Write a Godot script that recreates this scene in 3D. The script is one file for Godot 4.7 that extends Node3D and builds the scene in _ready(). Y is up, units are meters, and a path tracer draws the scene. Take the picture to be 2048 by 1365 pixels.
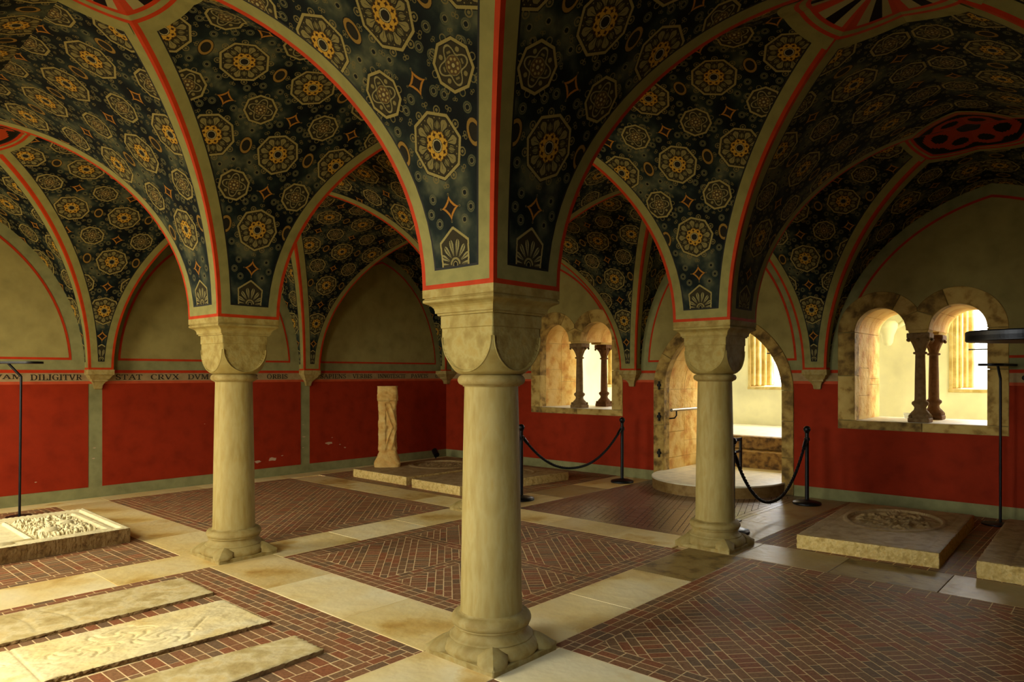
extends Node3D
# A vaulted chapter house: painted groin vault on four cushion-capital columns, brick and stone floor,
# grave slabs, twin-arched openings to a bright cloister. Right wall x = XR, left wall z = ZL, west wall x = XW.

const XR := 6.625
const ZL := -7.527
const XW := -3.3
const ZS := 6.3
const WT := 1.1                      # thickness of the wall towards the cloister
const R2 := 0.70710678
var rng := RandomNumberGenerator.new()
var M := {}

# ---------------------------------------------------------------- mesh helpers
class Mb:
	var v := PackedVector3Array()
	var n := PackedVector3Array()
	var uv := PackedVector2Array()
	var c := PackedColorArray()
	var col := Color.WHITE
	func tri(a: Vector3, b: Vector3, d: Vector3, hint: Vector3, ua := Vector2.ZERO, ub := Vector2.ZERO, ud := Vector2.ZERO) -> void:
		var f := (d - a).cross(b - a)
		if f.length_squared() < 1e-16:
			return
		f = f.normalized()
		if f.dot(hint) < 0.0:
			f = -f
			v.append(a); v.append(d); v.append(b)
			uv.append(ua); uv.append(ud); uv.append(ub)
		else:
			v.append(a); v.append(b); v.append(d)
			uv.append(ua); uv.append(ub); uv.append(ud)
		for i in 3:
			n.append(f); c.append(col)
	func stri(a: Vector3, b: Vector3, d: Vector3, na: Vector3, nb: Vector3, nd: Vector3, ua := Vector2.ZERO, ub := Vector2.ZERO, ud := Vector2.ZERO) -> void:
		var f := (d - a).cross(b - a)
		if f.length_squared() < 1e-16:
			return
		if f.dot(na + nb + nd) < 0.0:
			v.append(a); v.append(d); v.append(b)
			n.append(na); n.append(nd); n.append(nb)
			uv.append(ua); uv.append(ud); uv.append(ub)
		else:
			v.append(a); v.append(b); v.append(d)
			n.append(na); n.append(nb); n.append(nd)
			uv.append(ua); uv.append(ub); uv.append(ud)
		for i in 3:
			c.append(col)
	func quad(a: Vector3, b: Vector3, d: Vector3, e: Vector3, hint: Vector3) -> void:
		tri(a, b, d, hint)
		tri(a, d, e, hint)
	func box(lo: Vector3, hi: Vector3, b := 0.0) -> void:
		# a box with chamfered edges
		var m := (lo + hi) / 2.0
		var h := (hi - lo) / 2.0
		var e := Vector3(h.x - b, h.y - b, h.z - b)
		var ax := [Vector3.RIGHT, Vector3.UP, Vector3.BACK]
		for i in 3:
			var j := (i + 1) % 3
			var k := (i + 2) % 3
			for s in [-1.0, 1.0]:
				var o: Vector3 = m + ax[i] * (s * h[i])
				var p: Vector3 = ax[j] * e[j]
				var q: Vector3 = ax[k] * e[k]
				quad(o - p - q, o + p - q, o + p + q, o - p + q, ax[i] * s)
		if b > 0.0:
			for i in 3:
				var j := (i + 1) % 3
				var k := (i + 2) % 3
				for sj in [-1.0, 1.0]:
					for sk in [-1.0, 1.0]:
						var a0: Vector3 = m + ax[j] * (sj * h[j]) + ax[k] * (sk * e[k])
						var b0: Vector3 = m + ax[j] * (sj * e[j]) + ax[k] * (sk * h[k])
						var l: Vector3 = ax[i] * e[i]
						quad(a0 - l, a0 + l, b0 + l, b0 - l, ax[j] * sj + ax[k] * sk)
			for sx in [-1.0, 1.0]:
				for sy in [-1.0, 1.0]:
					for sz in [-1.0, 1.0]:
						tri(m + Vector3(sx * h.x, sy * e.y, sz * e.z), m + Vector3(sx * e.x, sy * h.y, sz * e.z), m + Vector3(sx * e.x, sy * e.y, sz * h.z), Vector3(sx, sy, sz))
	func grid(pts: Array, hint: Callable, closed := false, uvs: Array = []) -> void:
		# pts[i][j]: smooth surface; hint(p) gives roughly outward
		var ni := pts.size()
		var nj: int = pts[0].size()
		var nr := []
		for i in ni:
			var row := PackedVector3Array()
			for j in nj:
				var i0 := maxi(i - 1, 0)
				var i1 := mini(i + 1, ni - 1)
				var j0 := j - 1
				var j1 := j + 1
				if closed:
					j0 = (j - 1 + nj - 1) % (nj - 1)
					j1 = (j + 1) % (nj - 1)
				else:
					j0 = maxi(j0, 0)
					j1 = mini(j1, nj - 1)
				var f: Vector3 = (pts[i1][j] - pts[i0][j]).cross(pts[i][j1] - pts[i][j0])
				var h: Vector3 = hint.call(pts[i][j])
				f = h.normalized() if f.length_squared() < 1e-18 else f.normalized()
				row.append(-f if f.dot(h) < 0.0 else f)
			nr.append(row)
		for i in ni - 1:
			for j in nj - 1:
				var u := [Vector2.ZERO, Vector2.ZERO, Vector2.ZERO, Vector2.ZERO]
				if uvs:
					u = [uvs[i][j], uvs[i + 1][j], uvs[i + 1][j + 1], uvs[i][j + 1]]
				stri(pts[i][j], pts[i + 1][j], pts[i + 1][j + 1], nr[i][j], nr[i + 1][j], nr[i + 1][j + 1], u[0], u[1], u[2])
				stri(pts[i][j], pts[i + 1][j + 1], pts[i][j + 1], nr[i][j], nr[i + 1][j + 1], nr[i][j + 1], u[0], u[2], u[3])
	func lathe(prof: Array, at := Vector3.ZERO, seg := 48) -> void:
		var g := []
		for p in prof:
			var row := PackedVector3Array()
			for j in seg + 1:
				var t := TAU * (j % seg) / seg
				row.append(at + Vector3(cos(t) * p.x, p.y, sin(t) * p.x))
			g.append(row)
		# every pair of rings smooth round, flat-ish along by vertex normals of the profile
		for i in prof.size() - 1:
			var d: Vector2 = prof[i + 1] - prof[i]
			var nn := Vector2(d.y, -d.x)
			if nn.length_squared() < 1e-14:
				continue
			nn = nn.normalized()
			var na := nn
			var nb := nn
			if i > 0:
				var dp: Vector2 = prof[i] - prof[i - 1]
				var np := Vector2(dp.y, -dp.x).normalized()
				if np.dot(nn) > 0.55:
					na = (np + nn).normalized()
			if i < prof.size() - 2:
				var dq: Vector2 = prof[i + 2] - prof[i + 1]
				var nq := Vector2(dq.y, -dq.x).normalized()
				if nq.dot(nn) > 0.55:
					nb = (nq + nn).normalized()
			for j in seg:
				var t0 := TAU * j / seg
				var t1 := TAU * (j + 1) / seg
				var a0 := Vector3(cos(t0) * na.x, na.y, sin(t0) * na.x)
				var a1 := Vector3(cos(t1) * na.x, na.y, sin(t1) * na.x)
				var b0 := Vector3(cos(t0) * nb.x, nb.y, sin(t0) * nb.x)
				var b1 := Vector3(cos(t1) * nb.x, nb.y, sin(t1) * nb.x)
				stri(g[i][j], g[i + 1][j], g[i + 1][j + 1], a0, b0, b1)
				stri(g[i][j], g[i + 1][j + 1], g[i][j + 1], a0, b1, a1)
	func tube(path: Array, r: float, seg := 10, cap := true) -> void:
		var g := []
		var up := Vector3.UP
		for i in path.size():
			var t: Vector3 = (path[mini(i + 1, path.size() - 1)] - path[maxi(i - 1, 0)]).normalized()
			if absf(t.dot(up)) > 0.95:
				up = Vector3.RIGHT
			var s := t.cross(up).normalized()
			var w := s.cross(t).normalized()
			up = w
			var row := PackedVector3Array()
			for j in seg + 1:
				var a := TAU * (j % seg) / seg
				row.append(path[i] + s * (cos(a) * r) + w * (sin(a) * r))
			g.append(row)
		for i in path.size() - 1:
			for j in seg:
				var n00: Vector3 = (g[i][j] - path[i]).normalized()
				var n01: Vector3 = (g[i][j + 1] - path[i]).normalized()
				var n10: Vector3 = (g[i + 1][j] - path[i + 1]).normalized()
				var n11: Vector3 = (g[i + 1][j + 1] - path[i + 1]).normalized()
				stri(g[i][j], g[i + 1][j], g[i + 1][j + 1], n00, n10, n11)
				stri(g[i][j], g[i + 1][j + 1], g[i][j + 1], n00, n11, n01)
		if cap:
			for e in [0, path.size() - 1]:
				var hint: Vector3 = path[e] - path[1 if e == 0 else e - 1]
				for j in seg:
					tri(path[e], g[e][j], g[e][j + 1], hint)
	func ball(at: Vector3, r: Vector3, seg := 20) -> void:
		for i in seg / 2:
			for j in seg:
				var q := []
				for k in [[i, j], [i + 1, j], [i + 1, j + 1], [i, j + 1]]:
					var a: float = PI * k[0] / (seg / 2)
					var b: float = TAU * k[1] / seg
					q.append(Vector3(sin(a) * cos(b), cos(a), sin(a) * sin(b)))
				stri(at + q[0] * r, at + q[1] * r, at + q[2] * r, q[0], q[1], q[2])
				stri(at + q[0] * r, at + q[2] * r, at + q[3] * r, q[0], q[2], q[3])
	static func tidy(p: PackedVector2Array) -> PackedVector2Array:
		var q := PackedVector2Array()
		for i in p.size():
			if q.is_empty() or q[q.size() - 1].distance_to(p[i]) > 0.003:
				q.append(p[i])
		while q.size() > 3 and q[0].distance_to(q[q.size() - 1]) < 0.003:
			q.remove_at(q.size() - 1)
		return q
	func prism(fr: Array, poly0: PackedVector2Array, n0: float, n1: float, bev := 0.0) -> void:
		# fr = [origin, u axis, v axis, normal]; the front cap lies at n1
		var poly := tidy(poly0)
		var cnt := poly.size()
		if cnt < 3:
			return
		var o: Vector3 = fr[0]
		var U: Vector3 = fr[1]
		var V: Vector3 = fr[2]
		var N: Vector3 = fr[3]
		var ccw := not Geometry2D.is_polygon_clockwise(poly)
		var cap := poly.duplicate()
		var s := signf(n1 - n0)
		if bev > 0.0:
			for i in cnt:
				var d0 := (poly[i] - poly[(i + cnt - 1) % cnt]).normalized()
				var d1 := (poly[(i + 1) % cnt] - poly[i]).normalized()
				var m0 := Vector2(-d0.y, d0.x)
				var m1 := Vector2(-d1.y, d1.x)
				var m := (m0 + m1) / maxf(0.35, 1.0 + m0.dot(m1))
				cap[i] = poly[i] + m * (bev if not Geometry2D.is_polygon_clockwise(poly) else -bev)
		var idx := Geometry2D.triangulate_polygon(cap)
		if idx.is_empty():
			cap = poly.duplicate()
			idx = Geometry2D.triangulate_polygon(cap)
		for i in range(0, idx.size(), 3):
			var p := cap[idx[i]]
			var q := cap[idx[i + 1]]
			var r := cap[idx[i + 2]]
			tri(o + U * p.x + V * p.y + N * n1, o + U * q.x + V * q.y + N * n1, o + U * r.x + V * r.y + N * n1, N * s, p, q, r)
		for i in cnt:
			var a := poly[i]
			var b := poly[(i + 1) % cnt]
			var e := b - a
			var out2 := Vector2(e.y, -e.x) if ccw else Vector2(-e.y, e.x)
			var hint := U * out2.x + V * out2.y
			if n1 == n0:
				continue
			var k := n1 - s * bev
			var A := o + U * a.x + V * a.y
			var B := o + U * b.x + V * b.y
			quad(A + N * n0, B + N * n0, B + N * k, A + N * k, hint)
			if bev > 0.0:
				var a2 := cap[i]
				var b2 := cap[(i + 1) % cnt]
				quad(A + N * k, B + N * k, o + U * b2.x + V * b2.y + N * n1, o + U * a2.x + V * a2.y + N * n1, hint + N * s * hint.length())
	func mesh(mat: Material) -> ArrayMesh:
		var m := ArrayMesh.new()
		if v.is_empty():
			return m
		var arr := []
		arr.resize(Mesh.ARRAY_MAX)
		arr[Mesh.ARRAY_VERTEX] = v
		arr[Mesh.ARRAY_NORMAL] = n
		arr[Mesh.ARRAY_TEX_UV] = uv
		arr[Mesh.ARRAY_COLOR] = c
		m.add_surface_from_arrays(Mesh.PRIMITIVE_TRIANGLES, arr)
		m.surface_set_material(0, mat)
		return m

# ---------------------------------------------------------------- scene helpers
var used := {}
func numbered(called: String) -> String:
	var k: int = used.get(called, 0)
	used[called] = k + 1
	return called if k == 0 else "%s_%03d" % [called, k]

func obj(called: String, mb: Mb, mat: Material, parent: Node3D = null) -> MeshInstance3D:
	var o := MeshInstance3D.new()
	o.mesh = mb.mesh(mat)
	o.cast_shadow = GeometryInstance3D.SHADOW_CASTING_SETTING_ON
	if parent == null:
		o.name = numbered(called)
		add_child(o, true)
	else:
		o.name = part_name(called, parent)
		parent.add_child(o, true)
	return o

func part_name(called: String, parent: Node) -> String:
	var d: Dictionary = parent.get_meta("_n") if parent.has_meta("_n") else {}
	var k: int = d.get(called, 0)
	d[called] = k + 1
	parent.set_meta("_n", d)
	return called if k == 0 else "%s_%03d" % [called, k]

func base(called: String, at := Vector3.ZERO, turn := 0.0) -> Node3D:
	var o := Node3D.new()
	o.name = numbered(called)
	add_child(o, true)
	o.position = at
	o.rotation.y = turn
	return o

func group_part(called: String, parent: Node3D) -> Node3D:
	var o := Node3D.new()
	o.name = part_name(called, parent)
	parent.add_child(o, true)
	return o

func tag(o: Node, label: String, category: String, group := "") -> void:
	o.set_meta("label", label)
	o.set_meta("category", category)
	if group:
		o.set_meta("group", group)

func structure(o: Node, label := "", category := "") -> void:
	o.set_meta("kind", "structure")
	if label:
		o.set_meta("label", label)
	if category:
		o.set_meta("category", category)

# ---------------------------------------------------------------- textures and materials
func noise_tex(sd: int, freq: float, stops: Array, octaves := 5, warp := 0.0, size := 512) -> NoiseTexture2D:
	var f := FastNoiseLite.new()
	f.seed = sd
	f.noise_type = FastNoiseLite.TYPE_SIMPLEX_SMOOTH
	f.frequency = freq
	f.fractal_octaves = octaves
	if warp > 0.0:
		f.domain_warp_enabled = true
		f.domain_warp_amplitude = warp
		f.domain_warp_frequency = freq
	var g := Gradient.new()
	var off := PackedFloat32Array()
	var cols := PackedColorArray()
	for s in stops:
		off.append(s[0])
		cols.append(s[1])
	g.offsets = off
	g.colors = cols
	var t := NoiseTexture2D.new()
	t.width = size
	t.height = size
	t.seamless = true
	t.noise = f
	t.color_ramp = g
	return t

func noise_norm(sd: int, freq: float, strength: float, octaves := 4, size := 512) -> NoiseTexture2D:
	var f := FastNoiseLite.new()
	f.seed = sd
	f.noise_type = FastNoiseLite.TYPE_SIMPLEX_SMOOTH
	f.frequency = freq
	f.fractal_octaves = octaves
	var t := NoiseTexture2D.new()
	t.width = size
	t.height = size
	t.seamless = true
	t.noise = f
	t.as_normal_map = true
	t.bump_strength = strength
	return t

func mat(col: Color, rough: float, tex: Texture2D = null, nrm: Texture2D = null, scale := 1.0, nscale := 0.6) -> StandardMaterial3D:
	var m := StandardMaterial3D.new()
	m.albedo_color = col
	m.roughness = rough
	m.metallic_specular = 0.4
	if tex or nrm:
		m.uv1_triplanar = true
		m.uv1_world_triplanar = true
		m.uv1_scale = Vector3.ONE * scale
	if tex:
		m.albedo_texture = tex
	if nrm:
		m.normal_enabled = true
		m.normal_texture = nrm
		m.normal_scale = nscale
	return m

func grey(x: float) -> Color:
	return Color(x, x, x)

func make_materials() -> void:
	var mott := noise_tex(3, 0.011, [[0.0, grey(0.86)], [0.35, grey(0.94)], [0.7, grey(1.0)], [1.0, grey(0.94)]], 6)
	var mott2 := noise_tex(8, 0.012, [[0.0, Color(0.78, 0.72, 0.56)], [0.4, Color(0.92, 0.89, 0.78)], [0.62, Color(1, 1, 0.97)], [1.0, Color(0.95, 0.88, 0.70)]], 6, 12.0)
	var streak := noise_tex(21, 0.005, [[0.0, Color(0.74, 0.60, 0.38)], [0.18, Color(0.88, 0.79, 0.60)], [0.32, Color(0.97, 0.93, 0.82)], [0.75, Color(1, 1, 1)], [0.92, Color(0.93, 0.86, 0.70)], [1.0, Color(0.86, 0.74, 0.52)]], 4, 60.0)
	var rust := noise_tex(33, 0.009, [[0.0, Color(0.84, 0.66, 0.42)], [0.30, Color(0.92, 0.80, 0.58)], [0.5, Color(0.98, 0.92, 0.75)], [1.0, Color(1, 0.98, 0.90)]], 5, 30.0)
	var dirt := noise_tex(41, 0.010, [[0.0, Color(0.58, 0.52, 0.38)], [0.26, Color(0.80, 0.73, 0.56)], [0.42, Color(0.93, 0.88, 0.72)], [1.0, Color(1, 0.97, 0.86)]], 6, 25.0)
	var grime := noise_tex(43, 0.012, [[0.0, Color(0.42, 0.37, 0.26)], [0.30, Color(0.64, 0.57, 0.42)], [0.55, Color(0.85, 0.78, 0.60)], [1.0, Color(1, 0.96, 0.8)]], 6, 20.0)
	var tooled := noise_tex(61, 0.010, [[0.0, Color(0.87, 0.82, 0.68)], [0.4, Color(0.95, 0.93, 0.84)], [0.62, Color(1, 1, 0.97)], [1.0, Color(0.94, 0.87, 0.68)]], 6, 0.0)
	var fine := noise_norm(5, 0.03, 3.0, 5)
	var rough := noise_norm(6, 0.018, 9.0, 5)
	var soft := noise_norm(7, 0.010, 2.0, 4)
	M.column = mat(Color(0.655, 0.585, 0.36), 0.72, tooled, fine, 1.0, 0.5)
	M.column.uv1_scale = Vector3(3.2, 0.55, 3.2)
	M.column2 = mat(Color(0.63, 0.56, 0.35), 0.75, mott2, fine, 1.3, 0.5)
	M.capital = mat(Color(0.63, 0.565, 0.33), 0.75, mott2, fine, 1.1, 0.6)
	M.floor_stone = mat(Color(0.92, 0.84, 0.60), 0.42, streak, fine, 0.40, 0.3)
	M.floor_stone2 = mat(Color(0.87, 0.78, 0.55), 0.42, streak, fine, 0.5, 0.3)
	M.floor_stone3 = mat(Color(0.96, 0.90, 0.70), 0.42, streak, fine, 0.30, 0.3)
	M.floor_dark = mat(Color(0.62, 0.54, 0.36), 0.5, dirt, fine, 0.8, 0.4)
	M.floor_worn = mat(Color(0.64, 0.555, 0.385), 0.4, streak, fine, 0.5, 0.3)
	M.slab = mat(Color(0.88, 0.80, 0.60), 0.7, mott2, rough, 0.8, 0.5)
	M.slab_grey = mat(Color(0.66, 0.56, 0.40), 0.65, mott2, fine, 0.9, 0.5)
	M.slab_edge = mat(Color(0.86, 0.76, 0.50), 0.85, mott2, rough, 2.0, 1.2)
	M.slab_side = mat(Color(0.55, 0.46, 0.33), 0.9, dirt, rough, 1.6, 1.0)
	M.mortar = mat(Color(0.92, 0.80, 0.58), 0.9, mott, fine, 3.0, 0.3)
	M.mortar_dark = mat(Color(0.26, 0.20, 0.15), 0.9, mott, fine, 3.0, 0.5)
	M.frame = mat(Color(0.74, 0.66, 0.44), 0.8, grime, rough, 0.8, 0.5)
	M.frame_clean = mat(Color(0.80, 0.71, 0.47), 0.8, dirt, rough, 0.8, 0.5)
	M.reveal = mat(Color(0.88, 0.79, 0.58), 0.8, rust, rough, 0.7, 0.4)
	M.joint = mat(Color(0.70, 0.60, 0.42), 0.9)
	M.red = mat(Color(0.58, 0.172, 0.07), 0.75, mott, soft, 0.5, 0.4)
	M.green = mat(Color(0.54, 0.53, 0.35), 0.75, mott, soft, 0.7, 0.4)
	M.vgreen = mat(Color(0.54, 0.515, 0.30), 0.7, mott, soft, 1.1, 0.4)
	M.vred = mat(Color(0.69, 0.215, 0.07), 0.6, mott, soft, 1.1, 0.3)
	M.line_red = mat(Color(0.70, 0.21, 0.08), 0.7, mott, null, 0.8)
	M.line_pale = mat(Color(0.74, 0.32, 0.18), 0.7, mott, null, 0.8)
	M.field = mat(Color(0.60, 0.55, 0.33), 0.8, mott, soft, 0.45, 0.5)
	M.script_band = mat(Color(0.62, 0.52, 0.36), 0.8, mott, soft, 1.2, 0.4)
	M.ink = mat(Color(0.11, 0.08, 0.05), 0.8)
	M.black_line = mat(Color(0.04, 0.04, 0.03), 0.7)
	M.cream = mat(Color(0.95, 0.93, 0.77), 0.85, mott, null, 0.15)
	M.pale_floor = mat(Color(0.92, 0.89, 0.80), 0.5, mott, fine, 0.8, 0.3)
	M.step = mat(Color(0.66, 0.55, 0.34), 0.7, grime, rough, 1.2, 0.6)
	M.platform = mat(Color(0.90, 0.86, 0.72), 0.45, mott, fine, 0.8, 0.3)
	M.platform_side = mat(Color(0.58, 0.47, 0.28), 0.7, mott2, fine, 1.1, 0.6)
	M.black = mat(Color(0.035, 0.04, 0.045), 0.42)
	M.rope = mat(Color(0.03, 0.035, 0.045), 0.7)
	M.iron = mat(Color(0.07, 0.06, 0.05), 0.7)
	M.steel = mat(Color(0.62, 0.58, 0.52), 0.35)
	M.steel.metallic = 0.8
	M.slab_grey_light = mat(Color(0.84, 0.77, 0.58), 0.65, mott2, fine, 0.7, 0.5)
	M.slab_warm = mat(Color(0.92, 0.86, 0.66), 0.65, streak, rough, 0.4, 0.4)
	M.tomb = mat(Color(0.90, 0.84, 0.64), 0.75, mott, fine, 1.0, 0.5)
	M.jamb = mat(Color(0.84, 0.76, 0.54), 0.8, mott2, fine, 0.5, 0.4)
	M.pillar = mat(Color(0.82, 0.72, 0.50), 0.8, rust, rough, 1.3, 0.6)
	M.dark_stone = mat(Color(0.52, 0.42, 0.28), 0.8, mott2, rough, 1.8, 0.6)
	M.red_stone = mat(Color(0.42, 0.29, 0.175), 0.8, mott2, rough, 1.8, 0.6)
	M.vcol = mat(Color.WHITE, 0.7)
	M.vcol.vertex_color_use_as_albedo = true
	M.brick = []
	var grain := noise_tex(51, 0.03, [[0.0, grey(0.72)], [0.4, grey(0.9)], [1.0, grey(1.0)]], 5)
	for c in [Color(0.585, 0.42, 0.275), Color(0.60, 0.405, 0.265), Color(0.57, 0.43, 0.29), Color(0.62, 0.39, 0.25), Color(0.52, 0.405, 0.285), Color(0.605, 0.435, 0.285)]:
		M.brick.append(mat(c, 0.6, grain, fine, 2.5, 0.35))
	M.brick_mix = mat(Color.WHITE, 0.6, grain, fine, 2.5, 0.35)
	M.brick_mix.vertex_color_use_as_albedo = true
	M.brick_mix.vertex_color_is_srgb = true
	for m in M.brick:
		m.metallic_specular = 0.28
	M.brick_mix.metallic_specular = 0.28
	for k in ['red', 'green', 'vgreen', 'vred', 'line_red', 'line_pale', 'field', 'script_band', 'vcol', 'cream', 'mortar', 'mortar_dark', 'joint']:
		M[k].metallic_specular = 0.2
	M.brick_gloss = mat(Color(0.50, 0.41, 0.32), 0.26, grain, fine, 2.5, 0.3)
	M.brick_gloss.metallic_specular = 0.6
	M.gloss_mix = M.brick_mix.duplicate()
	M.gloss_mix.roughness = 0.28
	M.gloss_mix.metallic_specular = 0.6
	M.patch = mat(Color(0.72, 0.60, 0.46), 0.85)
	var glass := StandardMaterial3D.new()
	glass.albedo_color = Color(0.95, 0.97, 0.95, 0.25)
	glass.transparency = BaseMaterial3D.TRANSPARENCY_ALPHA
	glass.roughness = 0.08
	M.glass = glass

# ---------------------------------------------------------------- the painted decoration of the vault (flat paint, drawn as a texture)
const PPM := 421.0                   # pixels to the metre; the pattern repeats every 3.42 m across
const WEB_W := 1440
const WEB_H := 1376
const CELL := 0.57

func stamp(n: int, f: Callable) -> Image:
	var im := Image.create(n, n, false, Image.FORMAT_RGBA8)
	for y in n:
		for x in n:
			var c: Color = f.call((x + 0.5) / n * 2.0 - 1.0, (y + 0.5) / n * 2.0 - 1.0)
			if c.a > 0.0:
				im.set_pixel(x, y, c)
	return im

const OCHRE := Color(0.555, 0.50, 0.29)
const KHAKI := Color(0.475, 0.435, 0.255)
const GROUND := Color(0.19, 0.165, 0.095)
const GOLD := Color(0.69, 0.53, 0.18)
const DARK := Color(0.085, 0.075, 0.055)
const NONE := Color(0, 0, 0, 0)

func ring(d: float, r: float, w: float) -> bool:
	return absf(d - r) < w

func rosette(x: float, y: float) -> Color:
	x *= 1.25
	y *= 1.25
	var r := sqrt(x * x + y * y)
	var a := atan2(y, x)
	var k := wrapf(a, -PI / 8, PI / 8)          # towards the corners of the octagon
	var h := wrapf(a - PI / 8, -PI / 8, PI / 8) # towards its sides
	var d := r * cos(h)
	if d > 0.93:
		var ex := r * cos(h) - 1.0
		var ey := r * sin(h)
		var rr := sqrt(ex * ex + ey * ey)
		if ring(rr, 0.11, 0.02) or rr < 0.05 and d > 0.95:
			return OCHRE.darkened(0.25)
		var vx := r * cos(k) - 1.14
		var vy := r * sin(k)
		if absf(vy) < 0.016 and absf(vx) < 0.08 or ring(sqrt((vx - 0.04) ** 2 + (absf(vy) - 0.06) ** 2), 0.05, 0.014):
			return OCHRE.darkened(0.3)
		return DARK if d < 0.955 else NONE
	if d > 0.82:
		return OCHRE if d > 0.84 else DARK
	if r < 0.15:
		return Color(0.13, 0.12, 0.09)
	if r < 0.19:
		return OCHRE.lightened(0.15)
	if r < 0.205:
		return DARK
	if r < 0.43 + 0.02 * cos(16.0 * a):
		var sx := r * cos(k) - 0.32
		var sy := r * sin(k)
		var s := pow(absf(sx), 0.62) + pow(absf(sy), 0.62)
		if s < 0.225:
			return Color(0.22, 0.13, 0.04)
		var tx := r * cos(h) - 0.415
		var ty := r * sin(h)
		if tx * tx + ty * ty < 0.0022:
			return Color(0.22, 0.13, 0.04)
		return GOLD if r < 0.405 else Color(0.58, 0.43, 0.15)
	# spatulate petals in eight directions and smaller ones between
	var px := (r * cos(k) - 0.46) / 0.37
	var py := absf(r * sin(k))
	if px > 0.0 and px < 1.0:
		var w := 0.055 + 0.095 * sin(PI * pow(px, 1.6))
		if px > 0.85:
			w *= sqrt(maxf(0.0, (1.0 - px) / 0.15))
		if py < w:
			return KHAKI if py < w - 0.018 and not (py < 0.008 and px < 0.6) else DARK
	var qx := (r * cos(h) - 0.46) / 0.30
	var qy := absf(r * sin(h))
	if qx > 0.0 and qx < 1.0:
		var w := 0.125 * sin(PI * minf(1.0, pow(qx, 0.7)))
		if qy < w:
			return KHAKI.darkened(0.12) if qy < w - 0.016 and absf(qy - w * 0.5) > 0.008 else DARK
	if ring(sqrt((r * cos(h) - 0.78) ** 2 + (absf(r * sin(h)) - 0.10) ** 2), 0.0, 0.022):
		return KHAKI
	return GROUND

func scrollwork(x: float, y: float) -> Color:
	x *= 1.3
	y *= 1.3
	var r := sqrt(x * x + y * y)
	var a := atan2(y, x)
	var h := wrapf(a, -PI / 8, PI / 8)
	var k := wrapf(a - PI / 8, -PI / 8, PI / 8)
	var q := wrapf(a - PI / 4, -PI / 4, PI / 4)
	var d := r * cos(h)
	if d > 0.93:
		var ex := r * cos(h) - 1.0
		var ey := r * sin(h)
		var rr := sqrt(ex * ex + ey * ey)
		if ring(rr, 0.13, 0.022):
			return OCHRE.darkened(0.25)
		var vx := r * cos(k) - 1.17
		var vy := r * sin(k)
		if absf(vy) < 0.018 and absf(vx) < 0.08 or ring(sqrt((vx - 0.04) ** 2 + (absf(vy) - 0.06) ** 2), 0.05, 0.015):
			return OCHRE.darkened(0.3)
		return DARK if d < 0.96 else NONE
	if d > 0.78:
		return OCHRE if d > 0.81 else DARK
	var b := 0.56 + 0.16 * cos(4.0 * a)
	if absf(r - b) < 0.055:
		return KHAKI.lightened(0.06) if absf(r - b) < 0.042 else DARK
	var cx := r * cos(q) - 0.62
	var cy := r * sin(q)
	if cx * cx + cy * cy < 0.0085:
		return KHAKI
	if absf(r * cos(wrapf(a, -PI / 4, PI / 4)) - 0.47) < 0.05 and absf(r * sin(wrapf(a, -PI / 4, PI / 4))) < 0.09:
		return KHAKI.darkened(0.1)
	if r < 0.10:
		return OCHRE.lightened(0.1) if r < 0.08 else DARK
	if r < 0.34:
		var sx := r * cos(h) - 0.23
		var sy := r * sin(h)
		return OCHRE if sx * sx + sy * sy < 0.0032 else Color(0.32, 0.24, 0.13)
	if r < 0.37:
		return KHAKI
	return GROUND

func lozenge(x: float, y: float) -> Color:
	var ax := absf(x) * 1.12
	var ay := absf(y) * 1.12
	var s := pow(ax, 0.74) + pow(ay, 0.74)
	if s < 0.98:
		if s > 0.66:
			return Color(0.62, 0.42, 0.14) if absf(s - 0.82) < 0.13 else DARK
		return Color(0.12, 0.09, 0.06)
	for p in [Vector2(1, 0), Vector2(0, 1)]:
		var d := sqrt((ax - p.x) ** 2 + (ay - p.y) ** 2)
		if d < 0.085:
			return OCHRE.darkened(0.2) if d > 0.04 else DARK
	return NONE

func oval(x: float, y: float) -> Color:
	var r := sqrt((x / 0.66) ** 2 + y * y)
	if r > 0.98:
		return NONE
	if r > 0.9 or r < 0.62 and r > 0.54:
		return DARK
	return Color(0.52, 0.40, 0.17) if r > 0.6 else Color(0.13, 0.12, 0.08)

func ringlet(x: float, y: float) -> Color:
	var r := sqrt(x * x + (y * 0.95) ** 2)
	if r > 0.98:
		return NONE
	if ring(r, 0.82, 0.13):
		return Color(0.30, 0.30, 0.20)
	if ring(r, 0.5, 0.10):
		return Color(0.40, 0.38, 0.25)
	return Color(0.07, 0.08, 0.07) if r < 0.45 else NONE

func palmette(x: float, y: float) -> Color:
	# a gabled panel with a fan of leaves; y runs down
	var top := -0.95 + maxf(0.0, absf(x) - 0.04) * 0.72
	if absf(x) > 0.86 - 0.06 * y or y < top or y > 0.86:
		return NONE
	if absf(x) > 0.77 - 0.06 * y or y < top + 0.13:
		return OCHRE
	var r := sqrt(x * x + (y - 0.62) ** 2)
	if r < 0.15:
		return DARK if r < 0.1 else KHAKI
	if r < 0.30 and y < 0.62:
		return KHAKI if r > 0.2 else DARK
	var a := atan2(0.62 - y, x)
	if a > -0.05 and y < 0.66:
		var k := wrapf(a, -PI / 14, PI / 14)
		var m := (r - 0.32) / (0.78 - 0.2 * absf(x))
		if m > 0.0 and m < 1.0 and absf(k) < 0.2 * sqrt(sin(PI * pow(m, 1.3))):
			return KHAKI.lightened(0.05) if absf(k) < 0.15 * sqrt(sin(PI * pow(m, 1.3))) and absf(k) > 0.02 else DARK
	if y > 0.66 and sin(x * 9.0) * 0.06 + 0.74 < y:
		return KHAKI
	return GROUND

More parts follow.
